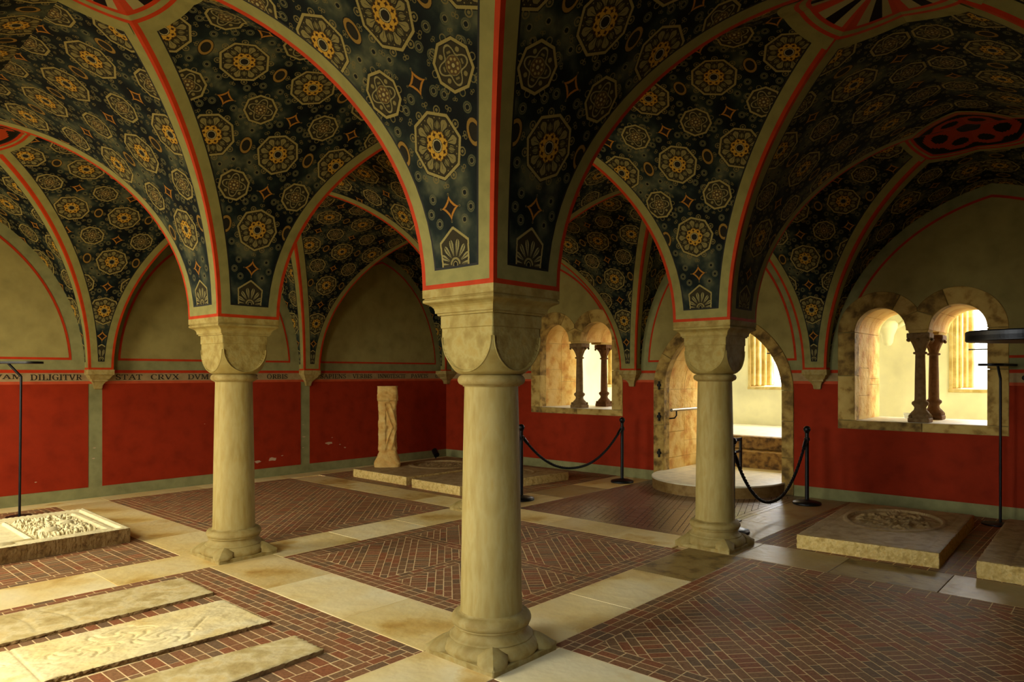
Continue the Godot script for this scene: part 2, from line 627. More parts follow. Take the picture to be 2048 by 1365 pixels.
func paint_web() -> Texture2D:
	var w := WEB_W / 4
	var h := WEB_H / 4
	var f := FastNoiseLite.new()
	f.seed = 12
	f.noise_type = FastNoiseLite.TYPE_SIMPLEX_SMOOTH
	f.frequency = 0.022
	f.fractal_octaves = 6
	var g := f.get_seamless_image(w, h)
	g.convert(Image.FORMAT_L8)
	var d := g.get_data()
	var out := PackedByteArray()
	out.resize(w * h * 4)
	var lo := Color(0.020, 0.040, 0.045)
	var mid := Color(0.090, 0.125, 0.112)
	var hi := Color(0.32, 0.325, 0.23)
	for i in w * h:
		var t := clampf((d[i] / 255.0 - 0.5) * 1.7 + 0.42, 0.0, 1.0)
		var near := 1.0 - float(i / w) / h      # height above the springing, as a share
		t += 0.30 * clampf(1.0 - near * 4.0, 0.0, 1.0)   # worn, paler plaster at the foot of the vault
		var c := lo.lerp(mid, clampf(t * 2.0, 0, 1)) if t < 0.5 else mid.lerp(hi, clampf(t * 2.0 - 1.0, 0, 1))
		out[i * 4] = int(c.r * 255)
		out[i * 4 + 1] = int(c.g * 255)
		out[i * 4 + 2] = int(c.b * 255)
		out[i * 4 + 3] = 255
	var im := Image.create_from_data(w, h, false, Image.FORMAT_RGBA8, out)
	im.resize(WEB_W, WEB_H, Image.INTERPOLATE_CUBIC)
	var sA := stamp(int(0.47 * PPM), rosette)
	var sB := stamp(int(0.355 * PPM), scrollwork)
	var sD := stamp(int(0.17 * PPM), lozenge)
	var sO := stamp(int(0.16 * PPM), oval)
	var sR := stamp(int(0.062 * PPM), ringlet)
	var sP := stamp(int(0.27 * PPM), palmette)
	var put := func(s: Image, x: float, y: float) -> void:
		var px := int((x + 1.71) * PPM) - s.get_width() / 2
		var py := int(WEB_H - y * PPM) - s.get_height() / 2
		var r := Rect2i(0, 0, s.get_width(), s.get_height())
		im.blend_rect(s, r, Vector2i(px, py))
		if px < 0:
			im.blend_rect(s, r, Vector2i(px + WEB_W, py))
		elif px + s.get_width() > WEB_W:
			im.blend_rect(s, r, Vector2i(px - WEB_W, py))
	var rr := RandomNumberGenerator.new()
	rr.seed = 4
	for k in 5:
		var sa := 0.78 + 0.69 * k
		for i in range(-3, 3):
			var x := CELL * i
			for p in [[0.285, 0.15], [0.16, 0.245], [0.41, 0.245], [0.09, 0.29], [0.48, 0.29], [0.18, 0.44], [0.39, 0.44], [0.12, 0.50], [0.45, 0.50], [0.22, -0.12], [0.35, -0.12]]:
				put.call(sR, x + p[0] + rr.randf_range(-0.008, 0.008), sa - 0.02 + p[1] + rr.randf_range(-0.008, 0.008))
			put.call(sO, x + 0.285, sa)
			put.call(sD, x, sa + 0.335)
			put.call(sB, x + 0.285, sa + 0.335)
			put.call(sA, x, sa)
	# the narrow foot of each face: palmette, lozenge and a few rings
	for i in range(-3, 3):
		var x := CELL * i
		put.call(sD, x, 0.44)
		for p in [[0.10, 0.36], [-0.10, 0.36], [0.13, 0.50], [-0.13, 0.50], [0.16, 0.42], [-0.16, 0.42]]:
			put.call(sR, x + p[0], p[1])
		put.call(sP, x, 0.21)
	return ImageTexture.create_from_image(im)

# ---------------------------------------------------------------- the vault
const RP := 1.25
func prof(t: float) -> float:
	t = clampf(t, 0.0, 1.0)
	return sqrt(maxf(2.0 * RP * t - t * t, 0.0)) / sqrt(2.0 * RP - 1.0)

var P := []                          # P[i][j]: supports, x rising with i and z rising with j
var is_col := []
const CROWN := 4.05
const CROWN_EDGE := 4.0
const CROWN_WALL := 3.82
const SPRING_COL := 2.14
const SPRING_WALL := 1.70
const QC := 0.288
const QW := 0.15

func make_supports() -> void:
	var xs := [
		[Vector2(XW, ZL), Vector2(XW, -3.3), Vector2(XW, 0.0), Vector2(XW, 3.45), Vector2(XW, ZS)],
		[Vector2(0.305, ZL), Vector2(0.08, -3.32), Vector2(0, 0), Vector2(0, 3.5), Vector2(0, ZS)],
		[Vector2(3.48, ZL), Vector2(3.11, -3.11), Vector2(3.336, -0.2), Vector2(3.36, 3.5), Vector2(3.36, ZS)],
		[Vector2(XR, ZL), Vector2(XR, -3.19), Vector2(XR, -0.34), Vector2(XR, 3.5), Vector2(XR, ZS)]]
	P = xs
	for i in 4:
		var row := []
		for j in 5:
			row.append(i in [1, 2] and j in [1, 2, 3])
		is_col.append(row)

func bay(i: int, j: int) -> Vector2:
	return (P[i][j] + P[i + 1][j] + P[i][j + 1] + P[i + 1][j + 1]) / 4.0

func vault_face(parent: Node3D, i: int, j: int, di: int, dj: int) -> void:
	var s: Vector2 = P[i][j]
	var e: Vector2 = P[i + di][j + dj]
	var colm: bool = is_col[i][j]
	var q := QC if colm else QW
	var spring := SPRING_COL if colm else SPRING_WALL
	var d := Vector2(di, dj)
	var side := Vector2(-dj, di)                       # one side of the line s-e
	var mid := (s + e) / 2.0
	var on_wall := (di != 0 and (j == 0 or j == 4)) or (dj != 0 and (i == 0 or i == 3))
	var mcrown := CROWN_WALL if on_wall else CROWN_EDGE
	var n := 26
	var halves := []
	for sg in [-1, 1]:
		# the bay on that side
		var bi := i + mini(di, 0)
		var bj := j + mini(dj, 0)
		var o: Vector2 = side * sg
		if di != 0:
			bj = j if o.y > 0 else j - 1
		else:
			bi = i if o.x > 0 else i - 1
		if bi < 0 or bi > 2 or bj < 0 or bj > 3:
			continue
		halves.append([sg, bay(bi, bj)])
	# heights along the face: tau values with extra ones at the painted lines of the foot
	var taus := [0.0]
	var rise := CROWN_EDGE - spring
	for h in [0.026, 0.105, 0.118]:
		# prof(t) * rise = h
		var a: float = h / rise * sqrt(2.0 * RP - 1.0)
		taus.append(RP - sqrt(RP * RP - a * a))
	for k in range(1, n + 1):
		var t := pow(float(k) / n, 1.7)
		if t > taus[3] * 1.5:
			taus.append(t)
	var web := Mb.new()
	var green := Mb.new()
	var red := Mb.new()
	var line := Mb.new()
	var span: float = (mid - s).length() - q
	for hv in halves:
		var sg: int = hv[0]
		var B: Vector2 = hv[1]
		var corner: Vector2 = s + d * q + side * (q * sg)
		var rows := []
		var uvr := []
		var arc := 0.0
		var last := Vector3.ZERO
		for ti in taus.size():
			var t: float = taus[ti]
			var g2: Vector2 = corner.lerp(B, t)
			var m2: Vector2 = (s + d * q).lerp(mid, t)
			var g := Vector3(g2.x, spring + (CROWN - spring) * prof(t), g2.y)
			var m := Vector3(m2.x, spring + (mcrown - spring) * prof(t), m2.y)
			if ti > 0:
				arc += (m - last).length()
			last = m
			var t2 := minf(t + 0.004, 1.0)
			var t1 := maxf(t2 - 0.008, 0.0)
			var ga: Vector2 = corner.lerp(B, t1)
			var gb: Vector2 = corner.lerp(B, t2)
			var tg := (Vector3(gb.x, spring + (CROWN - spring) * prof(t2), gb.y) - Vector3(ga.x, spring + (CROWN - spring) * prof(t1), ga.y)).normalized()
			var wv := m - g
			var wl := wv.length()
			var ac := wv / maxf(wl, 1e-5)
			var sn := sqrt(maxf(0.04, 1.0 - tg.dot(ac) ** 2))
			var offs := [0.0, 0.030 / sn, 0.112 / sn, 0.124 / sn]
			var row := PackedVector3Array()
			var ur := PackedVector2Array()
			for o in offs:
				var f := minf(o / wl, 1.0)
				row.append(g.lerp(m, f))
				ur.append(Vector2(-sg * wl * (1.0 - f), arc))
			var f3: float = minf(offs[3] / wl, 1.0)
			for k in range(1, 7):
				var f := lerpf(f3, 1.0, k / 6.0)
				row.append(g.lerp(m, f))
				ur.append(Vector2(-sg * wl * (1.0 - f), arc))
			rows.append(row)
			uvr.append(ur)
		for a in rows.size() - 1:
			for b in rows[0].size() - 1:
				var k := web
				if a == 0 or b == 0:
					k = red
				elif b == 1 or a == 1:
					k = green
				elif b == 2 or a == 2:
					k = line
				# the room side is below and away from the support
				var hint := Vector3(d.x, -0.3, d.y)
				var uu := []
				var nn := []
				for c in [[a, b], [a + 1, b], [a + 1, b + 1], [a, b + 1]]:
					var uq: Vector2 = uvr[c[0]][c[1]]
					uu.append(Vector2(uq.x / 3.42 + 0.5, maxf(1.0 - uq.y * PPM / WEB_H, 0.003)))
					# analytic normal: across is horizontal, along the face the slope of the profile
					var a0 := maxi(c[0] - 1, 0)
					var a1 := mini(c[0] + 1, rows.size() - 1)
					var tv: Vector3 = rows[a1][9] - rows[a0][9]
					var ac2: Vector3 = rows[c[0]][9] - rows[c[0]][0]
					var nv := tv.cross(ac2)
					nv = hint.normalized() if nv.length_squared() < 1e-12 else nv.normalized()
					nn.append(-nv if nv.dot(hint) < 0.0 else nv)
				k.stri(rows[a][b], rows[a + 1][b], rows[a + 1][b + 1], nn[0], nn[1], nn[2], uu[0], uu[1], uu[2])
				k.stri(rows[a][b], rows[a + 1][b + 1], rows[a][b + 1], nn[0], nn[2], nn[3], uu[0], uu[2], uu[3])
	if halves.is_empty():
		return
	var w := obj("vault_web", web, M.web, parent)
	obj("green_band", green, M.vgreen, w)
	obj("red_edge", red, M.vred, w)
	obj("black_line", line, M.black_line, w)

func bay_height(i: int, j: int, x: float, z: float) -> float:
	var B := bay(i, j)
	var u: float = (x - B.x) / ((P[i + 1][j].x - P[i][j].x) / 2.0 - 0.22)
	var v: float = (z - B.y) / ((P[i][j + 1].y - P[i][j].y) / 2.0 - 0.22)
	var ii := i + (1 if u > 0 else 0)
	var jj := j + (1 if v > 0 else 0)
	var spring := SPRING_COL if is_col[ii][jj] else SPRING_WALL
	var m := minf(absf(u), absf(v))
	var k := maxf(absf(u), absf(v))
	var on_wall := (absf(u) > absf(v) and (ii == 0 or ii == 3)) or (absf(v) >= absf(u) and (jj == 0 or jj == 4))
	var crown := lerpf(CROWN, CROWN_WALL if on_wall else CROWN_EDGE, clampf((k - m) / maxf(1.0 - m, 0.01), 0, 1))
	return spring + (crown - spring) * prof(1.0 - m)

func boss(parent: Node3D, i: int, j: int, style: int) -> void:
	var B := bay(i, j)
	var node := group_part("painted_boss", parent)
	var radii := [0.0, 0.09, 0.40, 0.43, 0.47, 0.50, 0.53, 0.60, 0.635]
	if style == 1:
		radii = [0.0, 0.10, 0.46, 0.475, 0.505, 0.525, 0.555, 0.61, 0.635]
	var names := ["centre", "rays", "red_ring", "pale_ring", "red_ring", "green_ring", "green_ring", "black_line"]
	var mats := [M.black_line, null, M.vred, M.vgreen, M.vred, M.vgreen, M.vgreen, M.black_line]
	if style == 1:
		names = ["centre", "rosette", "black_ring", "red_ring", "pale_ring", "red_ring", "green_ring", "black_line"]
		mats = [M.black_line, null, M.black_line, M.vred, M.vgreen, M.vred, M.vgreen, M.black_line]
	var seg := 256
	for k in 7:
		var mb := Mb.new()
		var sub := (20 if style == 1 else 5) if mats[k] == null else 2
		for a in seg:
			for b in sub:
				var r0: float = lerpf(radii[k], radii[k + 1], float(b) / sub)
				var r1: float = lerpf(radii[k], radii[k + 1], float(b + 1) / sub)
				var pts := []
				for c in [[a, r0], [a, r1], [a + 1, r1], [a + 1, r0]]:
					var t: float = TAU * c[0] / seg
					var x: float = B.x + cos(t) * c[1]
					var z: float = B.y + sin(t) * c[1]
					pts.append(Vector3(x, bay_height(i, j, x, z) - 0.012, z))
				if k >= (5 if style == 0 else 6):
					var uu: float = absf(cos(TAU * (a + 0.5) / seg)) * 1.66 / ((P[i + 1][j].x - P[i][j].x) / 2.0)
					var vv: float = absf(sin(TAU * (a + 0.5) / seg)) * 1.66 / ((P[i][j + 1].y - P[i][j].y) / 2.0)
					if absf(uu - vv) < 0.075:
						continue
				if mats[k] == null:
					var ang := TAU * (a + 0.5) / seg
					var rr := (r0 + r1) / 2.0
					if style == 0:
						var w := (a / 2) % 16
						mb.col = Color(0.40, 0.045, 0.012) if w < 3 or w >= 14 else Color(0.28, 0.24, 0.10) if w < 7 or w >= 11 else Color(0.008, 0.007, 0.005)
					else:
						var pet := absf(sin(ang * 4.0))
						mb.col = Color(0.33, 0.040, 0.010) if rr < 0.36 + 0.07 * pet and not ((rr - 0.28) ** 2 / 0.0042 + (pow(1.0 - pet, 1.0) / 0.45) ** 2 < 1.0) else Color(0.010, 0.009, 0.007)
				mb.quad(pts[0], pts[1], pts[2], pts[3], Vector3.DOWN)
		obj(names[k], mb, M.vcol if mats[k] == null else mats[k], node)

func make_vault() -> void:
	M.web = StandardMaterial3D.new()
	M.web.albedo_texture = paint_web()
	M.web.roughness = 0.8
	M.web.metallic_specular = 0.25
	M.web.cull_mode = BaseMaterial3D.CULL_DISABLED
	var c := base("ceiling")
	structure(c, "groin vault painted dark blue with octagonal rosettes between green and red bands", "vault")
	for i in 4:
		for j in 5:
			for d in [[1, 0], [-1, 0], [0, 1], [0, -1]]:
				if i + d[0] < 0 or i + d[0] > 3 or j + d[1] < 0 or j + d[1] > 4:
					continue
				vault_face(c, i, j, d[0], d[1])
	for i in 3:
		for j in 4:
			boss(c, i, j, 0 if (i + j) % 2 == 1 and i < 2 and j > 0 else 1)
	var slab := Mb.new()
	slab.box(Vector3(XW - 0.6, 4.25, ZL - 0.6), Vector3(XR + WT, 4.5, ZS + 0.6))
	obj("roof_slab", slab, M.joint, c)

# ---------------------------------------------------------------- walls
var FR := [Vector3(XR, 0, 0), Vector3(0, 0, 1), Vector3.UP, Vector3(-1, 0, 0)]
var FL := [Vector3(0, 0, ZL), Vector3(1, 0, 0), Vector3.UP, Vector3(0, 0, 1)]
var FW := [Vector3(XW, 0, 0), Vector3(0, 0, 1), Vector3.UP, Vector3(1, 0, 0)]
var FS := [Vector3(0, 0, ZS), Vector3(1, 0, 0), Vector3.UP, Vector3(0, 0, -1)]

func rect(a: float, b: float, c: float, d: float) -> PackedVector2Array:
	return PackedVector2Array([Vector2(a, c), Vector2(b, c), Vector2(b, d), Vector2(a, d)])

func arch_poly(a: float, b: float, y0: float, ys: float, rise: float, n := 20, round := false) -> PackedVector2Array:
	# upright opening from a to b, springing at ys, pointed (or half-round) head
	var p := PackedVector2Array([Vector2(b, y0), Vector2(b, ys)])
	if y0 == ys:
		p.remove_at(0)
	var m := (a + b) / 2.0
	for k in range(1, n + 1):
		var t := sin(PI / 2 * k / n) if round else pow(float(k) / n, 1.6)
		var x := (1.0 - cos(PI / 2 * k / n)) if round else t
		p.append(Vector2(lerpf(b, m, x), ys + rise * (t if round else prof(t))))
	for k in range(n - 1, -1, -1):
		var t := sin(PI / 2 * k / n) if round else pow(float(k) / n, 1.6)
		var x := (1.0 - cos(PI / 2 * k / n)) if round else t
		p.append(Vector2(lerpf(a, m, x), ys + rise * (t if round else prof(t))))
	if y0 != ys:
		p.append(Vector2(a, y0))
	return p

func minus(polys: Array, cut: Array) -> Array:
	var cur := polys
	for c in cut:
		var nxt := []
		for p in cur:
			for r in Geometry2D.clip_polygons(p, c):
				if not Geometry2D.is_polygon_clockwise(r):
					nxt.append(r)
		cur = nxt
	return cur

func paint(called: String, wall: Node3D, fr: Array, polys: Array, cuts: Array, off: float, m: Material) -> MeshInstance3D:
	var mb := Mb.new()
	for p in minus(polys, cuts):
		mb.prism(fr, p, 0.0, off)
	return obj(called, mb, m, wall)

func wall_paint(wall: Node3D, fr: Array, stops: Array, cuts: Array, lo: float, hi: float, g := 0.0) -> void:
	# stops: positions of the corbels along the wall; painted zones between them
	for k in stops.size() - 1:
		var a: float = stops[k]
		var b: float = stops[k + 1]
		var t := arch_poly(a + 0.15, b - 0.15, 1.70, 1.70, 2.12, 26)
		var outer := Geometry2D.offset_polygon(t, -0.125, Geometry2D.JOIN_MITER)
		var inner := Geometry2D.offset_polygon(t, -0.155, Geometry2D.JOIN_MITER)
		if outer.is_empty() or inner.is_empty():
			continue
		paint("tympanum_line", wall, fr, [outer[0]], cuts, 0.0045, M.line_red)
		paint("tympanum_field", wall, fr, [inner[0]], cuts, 0.007, M.field)
		var a2 := a + (g if k > 0 else 0.005)
		var b2 := b - (g if k < stops.size() - 2 else 0.005)
		paint("red_dado", wall, fr, [rect(a2, b2, 0.145, 1.52)], cuts, 0.005, M.red)
	paint("red_line", wall, fr, [rect(lo, hi, 1.655, 1.695)], cuts, 0.006, M.line_red)
	paint("inscription_band", wall, fr, [rect(lo, hi, 1.548, 1.655)], cuts, 0.0055, M.script_band)
	paint("pale_line", wall, fr, [rect(lo, hi, 1.512, 1.548)], cuts, 0.0065, M.line_pale)

func lettering(band: Node3D, fr: Array, txt: String, a: float, b: float) -> void:
	var t := TextMesh.new()
	var f := SystemFont.new()
	f.font_names = PackedStringArray(["Droid Serif"])
	t.font = f
	t.text = txt
	t.font_size = 48
	t.pixel_size = 0.002
	t.depth = 0.002
	t.curve_step = 2.0
	t.material = M.ink
	var o := MeshInstance3D.new()
	o.mesh = t
	var s := t.get_aabb().size
	o.name = part_name("lettering", band)
	band.add_child(o, true)
	var U: Vector3 = fr[1]
	var N: Vector3 = fr[3]
	var right := Vector3.UP.cross(N)
	var flip := 1.0 if right.dot(U) > 0 else -1.0
	var w := absf(b - a)
	var hgt := 0.074
	var c: Vector3 = fr[0] + U * ((a + b) / 2.0) + Vector3.UP * 1.601 + N * 0.009
	var cen := t.get_aabb().get_center()
	var sx := w / maxf(s.x, 0.001)
	var sy := hgt / maxf(s.y, 0.001)
	o.transform = Transform3D(Basis(right * sx, Vector3.UP * sy, N), c - right * sx * cen.x - Vector3.UP * sy * cen.y)
	if flip < 0:
		pass

func stones(wall: Node3D, fr: Array, called: String, outline: PackedVector2Array, holes: Array, cutters: Array, n0: float, n1: float, m: Array, bev := 0.006) -> void:
	# splits outline minus holes into blocks, each a mesh of its own
	var k := 0
	for c in cutters:
		for piece in Geometry2D.intersect_polygons(outline, c):
			if Geometry2D.is_polygon_clockwise(piece):
				continue
			for r in minus([piece], holes):
				for sh in Geometry2D.offset_polygon(r, -0.0025):
					if sh.size() < 3:
						continue
					var mb := Mb.new()
					mb.prism(fr, sh, n0, n1, bev)
					obj(called, mb, m[k % m.size()], wall)
					k += 1

func wedge(c: Vector2, a0: float, a1: float, r := 1.2) -> PackedVector2Array:
	var p := PackedVector2Array([c])
	for k in 5:
		var a := deg_to_rad(lerpf(a0, a1, k / 4.0))
		p.append(c + Vector2(cos(a), sin(a)) * r)
	return p

func csg_cut(root: CSGShape3D, fr: Array, poly: PackedVector2Array, depth: float, m: Material) -> void:
	var c := CSGPolygon3D.new()
	c.name = "opening"
	c.operation = CSGShape3D.OPERATION_SUBTRACTION
	c.mode = CSGPolygon3D.MODE_DEPTH
	c.depth = depth
	c.material = m
	var U: Vector3 = fr[1]
	var N: Vector3 = fr[3]
	var right := Vector3.UP.cross(N)
	var q := PackedVector2Array()
	for p in poly:
		q.append(Vector2(p.x * right.dot(U), p.y))
	c.polygon = q
	c.transform = Transform3D(Basis(right, Vector3.UP, N), fr[0] + N * 0.1)
	root.add_child(c, true)

# one twin-arched opening in the right wall: arch centres ca and cb, half-width r
func twin_shape(ca: float, cb: float, r: float, y0: float, ys: float) -> PackedVector2Array:
	var p := rect(ca - r, cb + r, y0, ys)
	var l := arch_poly(ca - r, ca + r, ys - 0.02, ys, r, 14, true)
	var q := arch_poly(cb - r, cb + r, ys - 0.02, ys, r, 14, true)
	p = Geometry2D.merge_polygons(p, l)[0]
	p = Geometry2D.merge_polygons(p, q)[0]
	return p

func twin_outline(ca: float, cb: float, ro: float, y0: float, ys: float) -> PackedVector2Array:
	var p := rect(ca - ro, cb + ro, y0, ys)
	p = Geometry2D.merge_polygons(p, arch_poly(ca - ro, ca + ro, ys - 0.02, ys, ro, 18, true))[0]
	p = Geometry2D.merge_polygons(p, arch_poly(cb - ro, cb + ro, ys - 0.02, ys, ro, 18, true))[0]
	return p

func colonnette(at: Vector3, y0: float, y1: float, m: Material, label: String, group: String) -> void:
	var o := base("colonnette", at + Vector3(0, y0, 0))
	tag(o, label, "column", group)
	var h := y1 - y0
	var b := Mb.new()
	b.box(Vector3(-0.115, 0, -0.115), Vector3(0.115, 0.055, 0.115), 0.008)
	obj("plinth", b, m, o)
	var l := Mb.new()
	l.lathe([Vector2(0.0, 0.055), Vector2(0.108, 0.055), Vector2(0.118, 0.075), Vector2(0.112, 0.105), Vector2(0.085, 0.135), Vector2(0.07, 0.15), Vector2(0.064, 0.18), Vector2(0.075, 0.2), Vector2(0.09, 0.215), Vector2(0.094, 0.232), Vector2(0.088, 0.25), Vector2(0.066, 0.262), Vector2(0.062, 0.28)], Vector3.ZERO, 28)
	for k in 4:
		var a := PI / 4 + PI / 2 * k
		l.ball(Vector3(cos(a) * 0.128, 0.07, sin(a) * 0.128), Vector3(0.022, 0.03, 0.022), 10)
	obj("base", l, m, o)
	var s := Mb.new()
	s.lathe([Vector2(0.062, 0.28), Vector2(0.058, h * 0.55), Vector2(0.053, h - 0.255)], Vector3.ZERO, 28)
	obj("shaft", s, m, o)
	var r := Mb.new()
	r.lathe([Vector2(0.05, h - 0.262), Vector2(0.072, h - 0.258), Vector2(0.079, h - 0.245), Vector2(0.072, h - 0.232), Vector2(0.052, h - 0.228)], Vector3.ZERO, 28)
	obj("neck_ring", r, m, o)
	var c := Mb.new()
	var g := []
	for i in 13:
		var t := i / 12.0
		var row := PackedVector3Array()
		var rr := 0.055 + 0.055 * pow(t, 1.8)
		for j in 49:
			var a := TAU * (j % 48) / 48.0
			var sq := 1.0 / maxf(absf(cos(a)), absf(sin(a)))
			var leaf := 0.012 * absf(sin(a * 4.0)) * sin(PI * t) + 0.014 * pow(absf(sin(a * 4.0)), 4.0) * smoothstep(0.7, 0.95, t)
			var q := (rr + leaf) * lerpf(1.0, sq, smoothstep(0.3, 1.0, t) * 0.85)
			row.append(Vector3(cos(a) * q, h - 0.23 + 0.165 * t, sin(a) * q))
		g.append(row)
	c.grid(g, func(p: Vector3) -> Vector3: return Vector3(p.x, 0, p.z), true)
	for k in 8:
		var a := PI / 4 * k
		var q := 0.125 if k % 2 == 0 else 0.155
		c.ball(Vector3(cos(a) * q, h - 0.085, sin(a) * q), Vector3(0.02, 0.022, 0.02), 10)
	obj("leaf_capital", c, m, o)
	var ab := Mb.new()
	ab.box(Vector3(-0.125, h - 0.065, -0.125), Vector3(0.125, h - 0.002, 0.125), 0.008)
	obj("abacus", ab, m, o)

func make_walls() -> void:
	# openings of the right wall
	var w2 := [-4.775, -3.90, 0.315]
	var w3 := [0.41, 1.245, 0.29]
	var op2 := twin_shape(w2[0], w2[1], w2[2], 1.06, 2.19)
	var op3 := twin_shape(w3[0], w3[1], w3[2], 1.05, 2.175)
	var opd := arch_poly(-2.62, -0.82, 0.0, 1.40, 1.0, 20)
	var fo2 := twin_outline(w2[0], w2[1], 0.525, 0.96, 2.19)
	var fo3 := twin_outline(w3[0], w3[1], 0.50, 0.94, 2.175)
	var fod := arch_poly(-2.81, -0.655, 0.0, 1.42, 1.15, 20)
	var right := base("wall_right")
	structure(right, "right wall with red dado, two twin-arched windows and an arched doorway", "wall")
	var c := CSGBox3D.new()
	c.name = "wall_core"
	var zlen := ZS - ZL + 1.2
	c.size = Vector3(WT, 4.6, zlen)
	c.position = Vector3(XR + WT / 2, 2.1, (ZS + ZL) / 2)
	c.material = M.green
	right.add_child(c, true)
	var frc := [FR[0] - c.position, FR[1], FR[2], FR[3]]
	csg_cut(c, frc, Geometry2D.offset_polygon(op2, 0.03, Geometry2D.JOIN_MITER)[0], WT + 0.4, M.joint)
	csg_cut(c, frc, Geometry2D.offset_polygon(op3, 0.03, Geometry2D.JOIN_MITER)[0], WT + 0.4, M.joint)
	csg_cut(c, frc, Geometry2D.offset_polygon(opd, 0.03, Geometry2D.JOIN_MITER)[0], WT + 0.4, M.joint)
	wall_paint(right, FR, [ZL, -3.19, -0.34, 3.5, ZS], [fo2, fo3, fod], ZL + 0.02, ZS)
	for b in right.get_children():
		if b.name.begins_with("inscription_band"):
			lettering(b, FR, "EST", -5.50, -5.72)
			lettering(b, FR, "CRVX", 2.42, 1.86)
	# ashlar of the twin windows: the face ring, then two lengths of reveal
	var wins := [[op2, fo2, w2, 2.19, 1.06, "window_2"], [op3, fo3, w3, 2.175, 1.05, "window_3"]]
	for w in wins:
		var node := base(w[5])
		structure(node, "twin round-arched stone window to the cloister, " + ("left of" if w[5] == "window_2" else "right of") + " the arched doorway", "window")
		var a: Array = w[2]
		var ys: float = w[3]
		var y0: float = w[4]
		var ca := Vector2(a[0], ys)
		var cb := Vector2(a[1], ys)
		var md: float = (a[0] + a[1]) / 2
		var l: float = a[0] - 0.7
		var r: float = a[1] + 0.7
		var cut := [rect(l, a[0], y0, 1.62), rect(l, a[0], 1.62, ys), rect(a[1], r, y0, 1.70), rect(a[1], r, 1.70, ys), rect(l, md + 0.05, 0.9, y0), rect(md + 0.05, r, 0.9, y0)]
		var left_half := rect(l, md, ys, 3.2)
		var right_half := rect(md, r, ys, 3.2)
		var key := PackedVector2Array([Vector2(md - 0.13, ys - 0.001), Vector2(md + 0.13, ys - 0.001), Vector2(md + 0.16, ys + 0.17), Vector2(md, ys + 0.23), Vector2(md - 0.16, ys + 0.17)])
		cut.append(key)
		for ww in [wedge(ca, 62, 180), wedge(ca, 0, 62)]:
			for q in minus(Geometry2D.intersect_polygons(ww, left_half), [key]):
				cut.append(q)
		for ww in [wedge(cb, 0, 108), wedge(cb, 108, 180)]:
			for q in minus(Geometry2D.intersect_polygons(ww, right_half), [key]):
				cut.append(q)
		stones(node, FR, "frame_stone", w[1], [w[0]], cut, -0.16, 0.016, [M.frame_clean, M.frame, M.frame_clean])
		# reveal stones, in two lengths with a seam between them
		var ring: PackedVector2Array = Geometry2D.offset_polygon(w[0], 0.03, Geometry2D.JOIN_MITER)[0]
		for seg in [[-0.16, -0.60], [-0.605, -WT]]:
			var dy: float = 0.0 if seg[0] == -0.16 else 0.14
			var cu := [rect(l, a[0], y0, 1.36 + dy), rect(l, a[0], 1.36 + dy, 1.72 - dy), rect(l, a[0], 1.72 - dy, ys), rect(a[1], r, y0, 1.4), rect(a[1], r, 1.4, 1.8), rect(a[1], r, 1.8, ys), rect(l, md, 0.9, y0), rect(md, r, 0.9, y0)]
			for k in 4:
				cu.append_array(Geometry2D.intersect_polygons(wedge(ca, 45 * k, 45 * k + 45), left_half))
				cu.append_array(Geometry2D.intersect_polygons(wedge(cb, 45 * k, 45 * k + 45), right_half))
			stones(node, FR, "reveal_stone", ring, [w[0]], cu, seg[1], seg[0], [M.reveal], 0.0)
			# the impost block carried by each colonnette
		for xx in [[-0.02, -0.30], [-0.62, -WT + 0.02]]:
			var mb := Mb.new()
			var ip := PackedVector2Array([Vector2(md - 0.10, ys - 0.03), Vector2(md + 0.10, ys - 0.03), Vector2(md + 0.115, ys + 0.02), Vector2(md - 0.115, ys + 0.02)])
			mb.prism(FR, ip, xx[1], xx[0], 0.004)
			obj("impost", mb, M.frame_clean, node)
		# sloping pale sill
		var sill := Mb.new()
		sill.box(Vector3(XR + 0.03, y0 - 0.06, a[0] - a[2]), Vector3(XR + WT + 0.03, y0 + 0.002, a[1] + a[2]), 0.006)
		obj("sill", sill, M.pale_floor, node)
	for q in [[w2, 1.062, 2.16, "left", "window beside the room corner"], [w3, 1.052, 2.145, "right", "window right of the doorway"]]:
		var md: float = (q[0][0] + q[0][1]) / 2
		colonnette(Vector3(XR + 0.135, 0, md), q[1], q[2], M.dark_stone, "grey carved stone colonnette at the front of the twin %s" % q[4], "twin window colonnettes")
		colonnette(Vector3(XR + 0.87, 0, md), q[1], q[2] + 0.0, M.red_stone, "reddish carved stone colonnette at the back of the twin %s" % q[4], "twin window colonnettes")
	# the doorway: weathered face ring and warm ashlar reveal
	var door := base("door_1")
	structure(door, "pointed stone doorway with weathered surround, steps and handrail up to the cloister", "doorway")
	var dc := Vector2(-1.72, 1.42)
	var dcut := [rect(-3, -1.72, 0, 0.42), rect(-3, -1.72, 0.42, 0.86), rect(-3, -1.72, 0.86, 1.42), rect(-1.72, 0, 0, 0.5), rect(-1.72, 0, 0.5, 1.0), rect(-1.72, 0, 1.0, 1.42)]
	for k in 6:
		dcut.append(wedge(dc, 30 * k, 30 * k + 30, 2.0))
	stones(door, FR, "frame_stone", fod, [opd], dcut, -0.14, 0.02, [M.frame])
	var dring: PackedVector2Array = Geometry2D.offset_polygon(opd, 0.03, Geometry2D.JOIN_MITER)[0]
